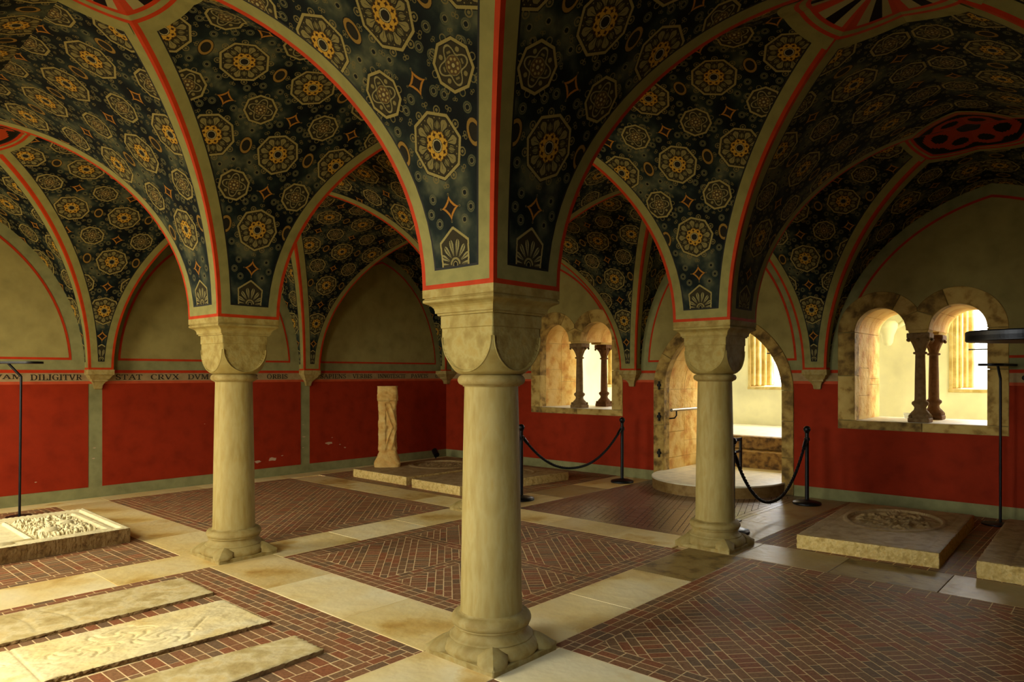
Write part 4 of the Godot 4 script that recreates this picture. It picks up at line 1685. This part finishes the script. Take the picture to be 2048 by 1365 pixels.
	lay("floor", "brick panel under the raised tomb slab at the far left", a, b, o)
	# the bay by the left wall between the columns' bands
	a = Vector2(0.31, -7.15)
	b = Vector2(2.94, -3.46)
	o = []
	border(o, a, b, 3)
	infill(o, a + Vector2.ONE * BW * 3, b - Vector2.ONE * BW * 3, deg_to_rad(-45.0), 2)
	lay("floor", "brown brick panel behind the left column along the left wall", a, b, o)
	# the bay in front of the doorway: darker joints, polished
	a = Vector2(3.46, -2.84)
	b = Vector2(6.62, -0.50)
	o = []
	border(o, a, b, 2)
	infill(o, a + Vector2.ONE * BW * 2, b - Vector2.ONE * BW * 2, deg_to_rad(-20.0), 100)
	lay("floor", "dark jointed polished brick panel in front of the arched doorway", a, b, o, true)
	# the corner bay and the bay at the right wall with the raised slabs
	for q in [[Vector2(3.46, -7.15), Vector2(6.62, -3.46), "brick panel in the far corner around two raised slabs"], [Vector2(3.68, 0.04), Vector2(6.62, 3.0), "brick panel by the right wall around two raised slabs"]]:
		a = q[0]
		b = q[1]
		o = []
		border(o, a, b, 3)
		infill(o, a + Vector2.ONE * BW * 3, b - Vector2.ONE * BW * 3, 0.0, 0)
		lay("floor", q[2], a, b, o)
	# what lies behind the camera
	var back := base("floor")
	structure(back, "brick floor behind the camera", "brick floor")
	var bk := Mb.new()
	bk.box(Vector3(XW, -0.05, 0.28), Vector3(-0.28, -0.001, ZS))
	bk.box(Vector3(-0.28, -0.05, 3.0), Vector3(XR, -0.001, ZS))
	obj("brick_paving", bk, M.brick[0], back)

# ---------------------------------------------------------------- grave slabs
func bil(q: Array, u: float, v: float) -> Vector2:
	var a: Vector2 = q[0]
	var b: Vector2 = q[1]
	var c: Vector2 = q[2]
	var d: Vector2 = q[3]
	return a.lerp(b, u).lerp(d.lerp(c, u), v)

# q: four corners (u along 0-1, v along 0-3); the top follows relief(u, v), the rough sides are a part of their own
func stone_slab(called: String, label: String, grp: String, q: Array, y0: float, y1: float, nu: int, nv: int, relief: Callable, top_m: Material, side_m: Material, chip: float, top_called := "slab_top") -> Node3D:
	var cen := bil(q, 0.5, 0.5)
	var o := base(called, Vector3(cen.x, 0, cen.y))
	tag(o, label, "grave slab", grp)
	var nz := FastNoiseLite.new()
	nz.seed = int(absf(cen.x * 100 + cen.y * 37))
	nz.frequency = 2.2
	nz.fractal_octaves = 4
	var lu: float = (q[1] - q[0]).length()
	var lv: float = (q[3] - q[0]).length()
	var g := []
	for i in nu + 1:
		var row := PackedVector3Array()
		for j in nv + 1:
			var u := float(i) / nu
			var v := float(j) / nv
			# chipped outline
			var edge := minf(minf(u, 1 - u) * lu, minf(v, 1 - v) * lv)
			var p := bil(q, u, v)
			var k := chip * (nz.get_noise_2d(p.x * 9, p.y * 9) * 1.3 + nz.get_noise_2d(p.x * 30, p.y * 30) * 0.6)
			var inn := (cen - p).normalized()
			if edge < 0.001:
				p += inn * absf(k) * 1.0
			var y: float = y1 + relief.call(u, v) + nz.get_noise_2d(p.x * 14, p.y * 14) * 0.0016
			if edge < 0.02:
				y -= (1.0 - edge / 0.02) * (0.004 + absf(k) * 0.6)
			row.append(Vector3(p.x - cen.x, y, p.y - cen.y))
		g.append(row)
	var top := Mb.new()
	top.grid(g, func(_p: Vector3) -> Vector3: return Vector3.UP)
	# sides
	var rim := []
	for i in nu + 1:
		rim.append(g[i][0])
	for j in range(1, nv + 1):
		rim.append(g[nu][j])
	for i in range(nu - 1, -1, -1):
		rim.append(g[i][nv])
	for j in range(nv - 1, 0, -1):
		rim.append(g[0][j])
	rim.append(rim[0])
	var rings := []
	var levels := 7
	for l in levels + 1:
		var t := float(l) / levels
		var row := PackedVector3Array()
		for p in rim:
			var out := Vector3(p.x, 0, p.z).normalized()
			var f := nz.get_noise_3d((p.x + cen.x) * 16, t * 9.0, (p.z + cen.y) * 16) * chip * 1.2 * sin(PI * minf(t * 1.0, 1.0)) + 0.004 * sin(PI * t)
			row.append(Vector3(p.x, lerpf(p.y, y0, t), p.z) + out * f)
		rings.append(row)
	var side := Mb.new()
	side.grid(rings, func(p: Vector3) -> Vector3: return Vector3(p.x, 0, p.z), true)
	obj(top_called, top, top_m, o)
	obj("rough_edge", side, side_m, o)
	return o

func seg_d(p: Vector2, a: Vector2, b: Vector2) -> float:
	var t := clampf((p - a).dot(b - a) / maxf((b - a).length_squared(), 1e-9), 0, 1)
	return p.distance_to(a + (b - a) * t)

func polyline_d(p: Vector2, l: Array) -> float:
	var d := 9.0
	for i in l.size() - 1:
		d = minf(d, seg_d(p, l[i], l[i + 1]))
	return d

func make_slabs() -> void:
	# three flat slabs in the sunlit floor at the left
	var flat_a := [Vector2(-2.95, -2.84), Vector2(-0.60, -2.82), Vector2(-0.61, -2.26), Vector2(-2.95, -2.20)]
	var flat_b := [Vector2(-2.95, -2.10), Vector2(-0.65, -2.03), Vector2(-0.655, -1.37), Vector2(-2.95, -1.46)]
	var flat_c := [Vector2(-2.95, -1.22), Vector2(-0.68, -1.03), Vector2(-0.69, -0.70), Vector2(-2.95, -0.62)]
	stone_slab("grave_slab", "flat worn grave slab at lower left, the one farthest from the camera, with two short engraved lines", "flat grave slabs at lower left", flat_a, -0.01, 0.028, 160, 40,
		func(u: float, v: float) -> float:
			var p := Vector2(u * 2.35, v * 0.58)
			var d := minf(polyline_d(p, [Vector2(1.20, 0.12), Vector2(1.24, 0.3), Vector2(1.22, 0.52)]), polyline_d(p, [Vector2(1.36, 0.1), Vector2(1.44, 0.3), Vector2(1.46, 0.5)]))
			return -0.006 * (1.0 - smoothstep(0.004, 0.014, d)), M.slab_grey_light, M.slab_side, 0.012)
	var curls := []
	for c in [Vector2(1.55, 0.22), Vector2(1.30, 0.36), Vector2(1.72, 0.46), Vector2(0.75, 0.25)]:
		for k in 5:
			var l := []
			for m in 9:
				var t := m / 8.0
				var a := TAU * k / 5.0 + 1.2 * sin(t * 3.0) + 0.3
				l.append(c + Vector2(cos(a) * 1.25, sin(a) * 0.85) * (0.03 + 0.13 * sin(t * 2.4)))
			curls.append(l)
	stone_slab("grave_slab", "flat sandstone grave slab engraved with curling leaves, middle of the three at lower left", "flat grave slabs at lower left", flat_b, -0.01, 0.032, 230, 66,
		func(u: float, v: float) -> float:
			var p := Vector2(u * 2.3, v * 0.66)
			var d := minf(absf(p.x - 1.02), polyline_d(p, [Vector2(1.85, 0.5), Vector2(2.05, 0.28)]))
			if p.x > 0.5 and p.x < 2.0:
				for l in curls:
					if p.distance_squared_to(l[0]) < 0.06:
						d = minf(d, polyline_d(p, l))
			return -0.007 * (1.0 - smoothstep(0.003, 0.013, d)), M.slab_warm, M.slab_side, 0.014)
	stone_slab("grave_slab", "flat grave slab at the bottom edge of the photo, nearest the camera, with a flaked corner", "flat grave slabs at lower left", flat_c, -0.01, 0.032, 160, 40,
		func(u: float, v: float) -> float:
			var p := Vector2(u * 2.27, v * 0.36)
			var f := smoothstep(0.22, 0.10, p.distance_to(Vector2(2.15, 0.12)))
			return -0.006 * (1.0 - smoothstep(0.004, 0.012, polyline_d(p, [Vector2(2.0, 0.02), Vector2(2.2, 0.2)]))) - 0.004 * f, M.slab_grey_light, M.slab_side, 0.014)
	# raised tomb slab by the left wall with carved arms
	var nz := FastNoiseLite.new()
	nz.seed = 77
	nz.frequency = 0.9
	var blobs := []
	var rr := RandomNumberGenerator.new()
	rr.seed = 9
	for k in 14:
		blobs.append([Vector2(rr.randf_range(1.70, 2.18), rr.randf_range(0.26, 1.16)), rr.randf_range(0.016, 0.042), rr.randf_range(0.02, 0.05)])
	blobs.append([Vector2(1.80, 1.02), 0.10, 0.055])
	blobs.append([Vector2(2.02, 0.72), 0.09, 0.05])
	var tomb := [Vector2(-2.75, -5.90), Vector2(-0.34, -5.93), Vector2(-0.38, -4.50), Vector2(-2.75, -4.42)]
	var tw := stone_slab("tomb_slab", "raised pale tomb slab with carved coat of arms and inscription panel by the left wall", "", tomb, 0.0, 0.145, 340, 190,
		func(u: float, v: float) -> float:
			var p := Vector2(u * 2.40, v * 1.44)
			var e := minf(minf(p.x, 2.40 - p.x), minf(p.y, 1.44 - p.y))
			var h := 0.0
			# outer moulding
			if e > 0.06:
				h -= 0.022 * smoothstep(0.06, 0.075, e) - 0.014 * smoothstep(0.10, 0.12, e) + 0.022 * smoothstep(0.165, 0.18, e)
			elif e > 0.02 and e < 0.05:
				h += 0.006 * absf(sin(p.x * 60.0)) * absf(sin(p.y * 60.0))
			# inscription panel with raised rim to the left
			if p.x < 1.62 and e > 0.2:
				var r := minf(1.62 - p.x, e - 0.2)
				h += 0.022 * (1.0 - smoothstep(0.02, 0.035, r)) if r > 0 else 0.0
				h += 0.008
			if p.x > 1.64 and e > 0.19:
				var cv := absf(nz.get_noise_2d(p.x * 13.0 + 3.0, p.y * 13.0)) + 0.35 * absf(nz.get_noise_2d(p.x * 34.0, p.y * 34.0))
				var fade := smoothstep(0.19, 0.26, e) * smoothstep(1.64, 1.71, p.x)
				h = -0.034 + 0.050 * smoothstep(0.27, 0.40, cv) * fade
				for b in blobs:
					var d: float = p.distance_to(b[0]) / b[1]
					if d < 1.0:
						h = maxf(h, -0.032 + b[2] * pow(1.0 - d * d, 0.4) * 1.3)
			# carved ornaments on the near rim
			if e < 0.17 and p.y > 1.2:
				for x in [0.25, 0.62, 1.10, 1.33]:
					var d := Vector2((p.x - x) / 0.13, (p.y - 1.30) / 0.06).length()
					if d < 1.0:
						h += 0.03 * sqrt(1.0 - d * d)
			return h, M.tomb, M.slab_side, 0.010, "carved_top")
	var _t := tw
	# raised slabs at the right
	stone_slab("raised_slab", "raised grey grave slab with carved oval coat of arms by the right wall", "", [Vector2(3.72, 0.44), Vector2(5.86, 0.30), Vector2(5.92, 1.52), Vector2(3.80, 1.60)], 0.0, 0.135, 150, 110,
		func(u: float, v: float) -> float:
			var p := Vector2((u - 0.60) * 2.14, (v - 0.5) * 1.2)
			var d := Vector2(p.x / 0.62, p.y / 0.44).length()
			var h := 0.0
			if absf(d - 1.0) < 0.05:
				h += 0.010
			elif d < 0.95:
				h -= 0.012
				h += 0.045 * maxf(0.0, nz.get_noise_2d(p.x * 11, p.y * 11) + 0.05) * (1.0 - smoothstep(0.7, 0.92, d))
				h += 0.010 * (1.0 - smoothstep(0.015, 0.03, absf(absf(p.y) - 0.12 - 0.1 * sin(p.x * 9.0)))) * (1.0 - smoothstep(0.75, 0.95, d))
			var e := minf(minf(u, 1 - u) * 2.14, minf(v, 1 - v) * 1.2)
			h -= 0.004 * (1.0 - smoothstep(0.004, 0.012, absf(e - 0.11)))
			return h, M.slab_grey, M.slab_edge, 0.012, "carved_top")
	stone_slab("raised_slab", "raised grey stone slab with incised lines at the right edge of the photo", "", [Vector2(3.70, 1.88), Vector2(5.85, 1.82), Vector2(5.9, 2.85), Vector2(3.70, 2.95)], 0.0, 0.145, 100, 80,
		func(u: float, v: float) -> float:
			var p := Vector2(u * 2.15, v * 1.05)
			var d := minf(absf(p.y - 0.22), absf(p.x - 0.34))
			var s := 0.0
			if p.x > 0.1 and p.x < 0.28 and p.y < 0.4:
				s = 0.003 * signf(sin(p.x * 180.0))
			return -0.005 * (1.0 - smoothstep(0.004, 0.012, d)) + s, M.slab_grey, M.slab_edge, 0.014)
	# two raised slabs in the far corner
	stone_slab("raised_slab", "raised pale slab with a carved roundel under the standing stone fragment, in the far corner", "", [Vector2(3.70, -6.56), Vector2(5.80, -6.62), Vector2(5.78, -5.16), Vector2(3.68, -5.22)], 0.0, 0.13, 130, 100,
		func(u: float, v: float) -> float:
			var p := Vector2((u - 0.62) * 2.1, (v - 0.5) * 1.4)
			var d := Vector2(p.x / 0.5, p.y / 0.5).length()
			var h := 0.0
			if absf(d - 1.0) < 0.09:
				h += 0.014
			elif d < 0.9:
				h += -0.014 + 0.035 * maxf(0.0, nz.get_noise_2d(p.x * 12 + 5, p.y * 12)) * (1.0 - smoothstep(0.7, 0.9, d))
			return h, M.slab_grey, M.slab_edge, 0.012, "carved_top")
	stone_slab("raised_slab", "raised pale slab with faint oval carving, partly behind the near column", "", [Vector2(3.62, -5.02), Vector2(5.75, -5.05), Vector2(5.72, -3.78), Vector2(3.60, -4.0)], 0.0, 0.13, 130, 100,
		func(u: float, v: float) -> float:
			var p := Vector2((u - 0.62) * 2.1, (v - 0.5) * 1.1)
			var d := Vector2(p.x / 0.52, p.y / 0.40).length()
			return 0.010 * (1.0 - smoothstep(0.03, 0.06, absf(d - 1.0))) + 0.006 * (1.0 - smoothstep(0.03, 0.06, absf(d - 0.75))), M.slab_grey, M.slab_edge, 0.012, "carved_top")

# ---------------------------------------------------------------- standing stone fragment on the corner slab
func make_fragment() -> void:
	var o := base("stone_fragment", Vector3(4.27, 0.132, -6.40), -0.72)
	tag(o, "tall standing carved stone fragment with zigzag grooves on the far corner slab", "stone fragment")
	var g := []
	var hgt := 1.31
	var nz := FastNoiseLite.new()
	nz.seed = 31
	nz.frequency = 3.0
	for i in 111:
		var t := i / 110.0
		var y := t * hgt
		var w := 0.145
		if y < 0.26:
			w = lerpf(0.205, 0.135, smoothstep(0.04, 0.26, y))
		elif y > 1.07:
			w = 0.160
		elif y > 1.04:
			w = 0.148
		else:
			w = 0.150 - 0.012 * absf(sin((y - 0.26) / 0.40 * PI))
		var row := PackedVector3Array()
		for j in 121:
			var a := TAU * (j % 120) / 120.0
			var c := cos(a)
			var s := sin(a)
			var q := w / pow(pow(absf(c), 7.0) + pow(absf(s), 7.0), 1.0 / 7.0)
			var p := Vector3(c * q, y, s * q)
			# zigzag flutes on the front and right faces
			if y > 0.27 and y < 1.03 and s > -0.2 and (c > -0.3):
				var k := 1.0 if y > 0.64 else -1.0
				var across := p.x - p.z * 0.6
				var ph := across * 62.0 + k * (y - 0.64) * 22.0
				if c > 0.1 or s > 0.9 and c > -0.2:
					p -= Vector3(c, 0, s).normalized() * (0.022 * pow(absf(sin(ph * 0.5)), 0.7))
			if y > 1.08:
				p -= Vector3(c, 0, s) * 0.008 * maxf(0.0, sin(y * 90.0) * sin(a * 9.0))
			p += Vector3(c, 0, s) * nz.get_noise_3d(p.x * 2, p.y * 2, p.z * 2) * 0.02
			row.append(p)
		g.append(row)
	var low := []
	var high := []
	for i in 111:
		if i <= 91:
			low.append(g[i])
		if i >= 90:
			high.append(g[i])
	var mb := Mb.new()
	mb.grid(low, func(p: Vector3) -> Vector3: return Vector3(p.x, 0, p.z), true)
	obj("fluted_shaft", mb, M.pillar, o)
	var hb := Mb.new()
	hb.grid(high, func(p: Vector3) -> Vector3: return Vector3(p.x, 0, p.z), true)
	for j in 120:
		hb.tri(Vector3(0, hgt, 0), g[110][j], g[110][j + 1], Vector3.UP)
		hb.tri(Vector3(0, 1.06, 0), g[90][j], g[90][j + 1], Vector3.DOWN)
	obj("capital_block", hb, M.pillar, o)

# ---------------------------------------------------------------- lamps, barriers and small things
func floor_lamp(at: Vector2, foot: Vector3, head: Vector3, dir: Vector2, lh: float, wh: float, hgt: float, label: String, lean := Vector2.ZERO) -> void:
	var o := base("floor_lamp", Vector3(at.x, 0, at.y))
	tag(o, label, "floor lamp", "")
	var b := Mb.new()
	b.lathe([Vector2(0.0, 0.0), Vector2(0.135, 0.0), Vector2(0.138, 0.006), Vector2(0.134, 0.014), Vector2(0.02, 0.018), Vector2(0.0, 0.02)], foot, 40)
	obj("base", b, M.black, o)
	var p := Mb.new()
	p.tube([Vector3(0, 0.012, 0), Vector3(lean.x, hgt, lean.y)], 0.0135, 14)
	obj("pole", p, M.black, o)
	var n := Mb.new()
	n.tube([Vector3(lean.x, hgt - 0.006, lean.y), head + Vector3(0, -0.012, 0)], 0.0135, 12)
	obj("neck", n, M.black, o)
	var h := Mb.new()
	var u := Vector3(dir.x, 0, dir.y).normalized()
	var v := u.cross(Vector3.UP)
	var poly := PackedVector2Array()
	for k in 96:
		var a := TAU * k / 96.0
		poly.append(Vector2(cos(a) * wh / 2 + signf(cos(a)) * (lh - wh) / 2, sin(a) * wh / 2))
	h.prism([head, u, v, Vector3.UP], poly, -0.012, 0.012, 0.003)
	h.prism([head, u, v, Vector3.UP], poly, 0.0, -0.014, 0.003)
	obj("lamp_head", h, M.black, o)

func stanchion(at: Vector2, label: String) -> void:
	var o := base("barrier_post", Vector3(at.x, 0, at.y))
	tag(o, label, "barrier post", "black rope barrier posts")
	var b := Mb.new()
	b.lathe([Vector2(0.0, 0.0), Vector2(0.168, 0.0), Vector2(0.172, 0.012), Vector2(0.166, 0.03), Vector2(0.10, 0.048), Vector2(0.04, 0.055), Vector2(0.03, 0.062), Vector2(0.0, 0.064)], Vector3.ZERO, 48)
	obj("base", b, M.black, o)
	var p := Mb.new()
	p.lathe([Vector2(0.024, 0.055), Vector2(0.024, 0.90), Vector2(0.0, 0.902)], Vector3.ZERO, 24)
	obj("post", p, M.black, o)
	var k := Mb.new()
	k.lathe([Vector2(0.024, 0.800), Vector2(0.034, 0.804), Vector2(0.036, 0.82), Vector2(0.034, 0.836), Vector2(0.024, 0.84)], Vector3.ZERO, 24)
	obj("collar", k, M.black, o)
	k = Mb.new()
	k.lathe([Vector2(0.0, 0.898), Vector2(0.030, 0.900), Vector2(0.032, 0.906), Vector2(0.020, 0.914), Vector2(0.0, 0.916)], Vector3.ZERO, 24)
	obj("cap", k, M.black, o)
	for s in [-1.0, 1.0]:
		var e := Mb.new()
		var path := []
		for i in 13:
			var a := PI * i / 12.0
			path.append(Vector3(0.03 + 0.024 * sin(a), 0.835 - 0.026 * (1.0 - cos(a)) , 0.0) * Vector3(s, 1, 1))
		e.tube(path, 0.007, 8)
		obj("hook", e, M.black, o)
	var c := Mb.new()
	c.ball(Vector3(0, 0.945, 0), Vector3(0.043, 0.043, 0.043), 28)
	obj("ball_top", c, M.black, o)

func rope(a: Vector3, b: Vector3, sag: float, label: String) -> void:
	var o := base("barrier_rope")
	tag(o, label, "rope", "black barrier ropes")
	var n := 96
	var path := []
	for i in n + 1:
		var t := float(i) / n
		var s := 1.0 - pow(absf(2.0 * t - 1.0), 2.2)
		path.append(a.lerp(b, t) - Vector3(0, sag * s, 0))
	# three twisted strands
	var mb := Mb.new()
	for k in 3:
		var st := []
		for i in n * 2 + 1:
			var f := float(i) / 2.0
			var i0 := mini(int(f), n - 1)
			var p: Vector3 = path[i0].lerp(path[i0 + 1], f - i0)
			var t: Vector3 = (path[i0 + 1] - path[i0]).normalized()
			var u := t.cross(Vector3.UP).normalized()
			var w := u.cross(t)
			var ang := TAU * k / 3.0 + i * 0.62
			st.append(p + (u * cos(ang) + w * sin(ang)) * 0.009)
		mb.tube(st, 0.0105, 7)
	obj("twisted_cord", mb, M.rope, o)
	for e in [[0, 3], [n, n - 3]]:
		var f := Mb.new()
		f.tube([path[e[0]], path[e[1]]], 0.0225, 12)
		obj("end_ferrule", f, M.black, o)

func make_things() -> void:
	column(P[2][1], "stone column almost hidden behind the near column, its base corner showing")
	column(P[1][1], "left stone column with cushion capital and spurred base")
	column(P[2][2], "right stone column with cushion capital in front of the doorway")
	column(P[1][2], "tall near stone column with cushion capital in the middle of the photo")
	corbel(P[1][0], Vector2(0, 1), "moulded stone wall corbel on the left wall, nearest the floor lamp")
	corbel(P[2][0], Vector2(0, 1), "moulded stone wall corbel on the left wall, right of the left column")
	corbel(P[3][0], Vector2(-1, 1), "moulded stone corbel in the room corner, beside the near capital")
	corbel(P[3][1], Vector2(-1, 0), "moulded stone wall corbel between the corner window and the doorway")
	corbel(P[3][2], Vector2(-1, 0), "moulded stone wall corbel between the doorway and the right window")
	# pilaster-like patches of bare stone are paint on the wall; lamps follow
	floor_lamp(Vector2(-0.76, -6.74), Vector3.ZERO, Vector3(-0.10, 1.775, -0.03), Vector2(0.667, 0.745), 0.76, 0.24, 1.62, "slender black floor lamp with flat head by the left wall, behind the tomb slab", Vector2(0.012, 0.013))
	floor_lamp(Vector2(6.33, 1.70), Vector3(-0.10, 0, -0.03), Vector3(-0.03, 1.745, -0.02), Vector2(0.98, 0.1), 0.76, 0.24, 1.60, "slender black floor lamp with flat head at the right wall, beside the twin window")
	floor_lamp(Vector2(-0.70, 2.985), Vector3.ZERO, Vector3(-0.09, 1.742, -0.10), Vector2(0.667, 0.745), 0.76, 0.26, 1.60, "black lamp head at the right edge of the photo, close to the camera")
	var s1 := Vector2(3.93, -3.19)
	var s2 := Vector2(6.07, -3.03)
	var s3 := Vector2(6.10, -0.30)
	var s4 := Vector2(3.95, -0.30)
	stanchion(s1, "black barrier post with ball top just right of the near column")
	stanchion(s2, "black barrier post with ball top between the corner window and the doorway")
	stanchion(s3, "black barrier post with ball top right of the doorway")
	stanchion(s4, "black barrier post mostly hidden behind the right column")
	rope(Vector3(s1.x + 0.045, 0.80, s1.y), Vector3(s2.x - 0.045, 0.80, s2.y + 0.0), 0.48, "black twisted rope sagging between the two barrier posts left of the doorway")
	rope(Vector3(s4.x + 0.045, 0.80, s4.y), Vector3(s3.x - 0.045, 0.80, s3.y), 0.62, "black twisted rope sagging across the doorway, right of the right column")
	# black sign frame beside the hidden post
	var sg := base("sign_frame", Vector3(4.66, 0, -0.56))
	tag(sg, "black metal sign frame showing just right of the right column", "sign frame")
	var f := Mb.new()
	f.box(Vector3(0.045, 0.55, -0.012), Vector3(0.085, 0.92, 0.012), 0.004)
	f.box(Vector3(-0.20, 0.55, -0.012), Vector3(-0.16, 0.92, 0.012), 0.004)
	f.box(Vector3(-0.20, 0.88, -0.012), Vector3(0.085, 0.92, 0.012), 0.004)
	f.box(Vector3(-0.20, 0.75, -0.012), Vector3(0.085, 0.78, 0.012), 0.004)
	obj("frame", f, M.black, sg)
	var ft := Mb.new()
	ft.tube([Vector3(-0.18, 0.0, 0), Vector3(-0.18, 0.62, 0)], 0.012, 10)
	ft.box(Vector3(-0.26, 0.0, -0.09), Vector3(-0.10, 0.012, 0.09), 0.003)
	obj("stand", ft, M.black, sg)
	# small spotlight on the floor at the left wall near the corner
	var sp := base("floor_spotlight", Vector3(6.05, 0.0, -7.20))
	tag(sp, "small black spotlight on the floor at the foot of the left wall near the corner", "spotlight")
	var b := Mb.new()
	b.lathe([Vector2(0, 0), Vector2(0.06, 0), Vector2(0.06, 0.012), Vector2(0.012, 0.02), Vector2(0.012, 0.07), Vector2(0, 0.07)], Vector3.ZERO, 20)
	obj("base", b, M.black, sp)
	var c := Mb.new()
	c.tube([Vector3(-0.02, 0.10, 0.05), Vector3(0.0, 0.14, -0.01), Vector3(0.02, 0.18, -0.06)], 0.055, 16)
	obj("lamp_body", c, M.black, sp)
	# tiny glass on the sill of the right window
	var gl := base("drinking_glass", Vector3(XR + 0.80, 1.053, 0.53))
	tag(gl, "tiny clear glass standing on the sill of the right twin window", "glass")
	var gb := Mb.new()
	gb.lathe([Vector2(0, 0.0), Vector2(0.026, 0.0), Vector2(0.03, 0.004), Vector2(0.045, 0.075), Vector2(0.043, 0.075), Vector2(0.028, 0.008), Vector2(0, 0.008)], Vector3.ZERO, 24)
	obj("bowl", gb, M.glass, gl)

func area_light(called: String, at: Vector3, towards: Vector3, size: Vector2, energy: float, col: Color) -> void:
	var l := AreaLight3D.new()
	l.name = called
	l.area_size = size
	l.light_energy = energy
	l.light_color = col
	l.shadow_enabled = true
	l.area_range = 40.0
	l.area_attenuation = 2.0
	add_child(l, true)
	l.look_at_from_position(at, at + towards, Vector3.UP)

func _ready() -> void:
	rng.seed = 20
	# ---- camera: level, the lens shifted up
	var cam := Camera3D.new()
	cam.name = "camera"
	cam.position = Vector3(-3.073, 1.65, 2.916)
	cam.rotation.y = -0.8406
	cam.projection = Camera3D.PROJECTION_FRUSTUM
	cam.keep_aspect = Camera3D.KEEP_HEIGHT
	cam.near = 0.05
	cam.far = 100.0
	cam.size = 0.05 * 1365.0 / 1423.0
	cam.frustum_offset = Vector2(0, 0.05 * 64.9 / 1423.0)
	cam.current = true
	add_child(cam, true)
	# ---- sky and exposure
	var sky := ProceduralSkyMaterial.new()
	sky.sky_top_color = Color(0.78, 0.84, 0.92)
	sky.sky_horizon_color = Color(0.97, 0.97, 0.94)
	sky.ground_horizon_color = Color(0.90, 0.90, 0.84)
	sky.ground_bottom_color = Color(0.5, 0.5, 0.44)
	sky.sky_energy_multiplier = SKY_E
	sky.ground_energy_multiplier = SKY_E * 0.8
	var env := Environment.new()
	env.background_mode = Environment.BG_SKY
	env.sky = Sky.new()
	env.sky.sky_material = sky
	env.tonemap_mode = Environment.TONE_MAPPER_LINEAR
	env.tonemap_exposure = EXPO
	env.sdfgi_enabled = true
	env.ssao_enabled = true
	env.ssil_enabled = true
	var we := WorldEnvironment.new()
	we.name = "environment"
	we.environment = env
	add_child(we, true)
	# ---- daylight at the west windows and at the cloister windows
	for k in WEST.size():
		area_light("west_window_light", Vector3(XW - 0.40, 2.0, WEST[k]), Vector3(1, -0.85, 0), Vector2(1.5, 1.9), WEST_E[k], Color(1.0, 0.945, 0.78))
	for z in CLOISTER:
		area_light("cloister_window_light", Vector3(10.8 + 0.80, 3.0, z + 0.95), Vector3(-0.62, -1.0, 0), Vector2(1.7, 1.4), CLOISTER_E, Color(1.0, 0.97, 0.90))
	# the cloister walk runs on, open and bright, at both ends
	area_light("cloister_end_light", Vector3(9.3, 2.2, 6.70), Vector3(0.12, -0.15, -1), Vector2(2.6, 2.8), CLOISTER_END, Color(1.0, 0.97, 0.90))
	area_light("cloister_end_light", Vector3(9.3, 2.2, -9.90), Vector3(0.12, -0.15, 1), Vector2(2.6, 2.8), CLOISTER_END * 0.3, Color(1.0, 0.97, 0.90))
	# ---- materials, then structure, then things
	make_materials()
	make_supports()
	make_floor()
	make_walls()
	make_cloister()
	make_vault()
	make_slabs()
	make_fragment()
	make_things()
	for o in find_children("*", "", true, false):
		if o.has_meta("_n"):
			o.remove_meta("_n")

const SKY_E := 3.0
const EXPO := 0.94
const WEST_E := [17.0, 11.0, 0.2]
const CLOISTER_E := 16.0
const CLOISTER_END := 56.0
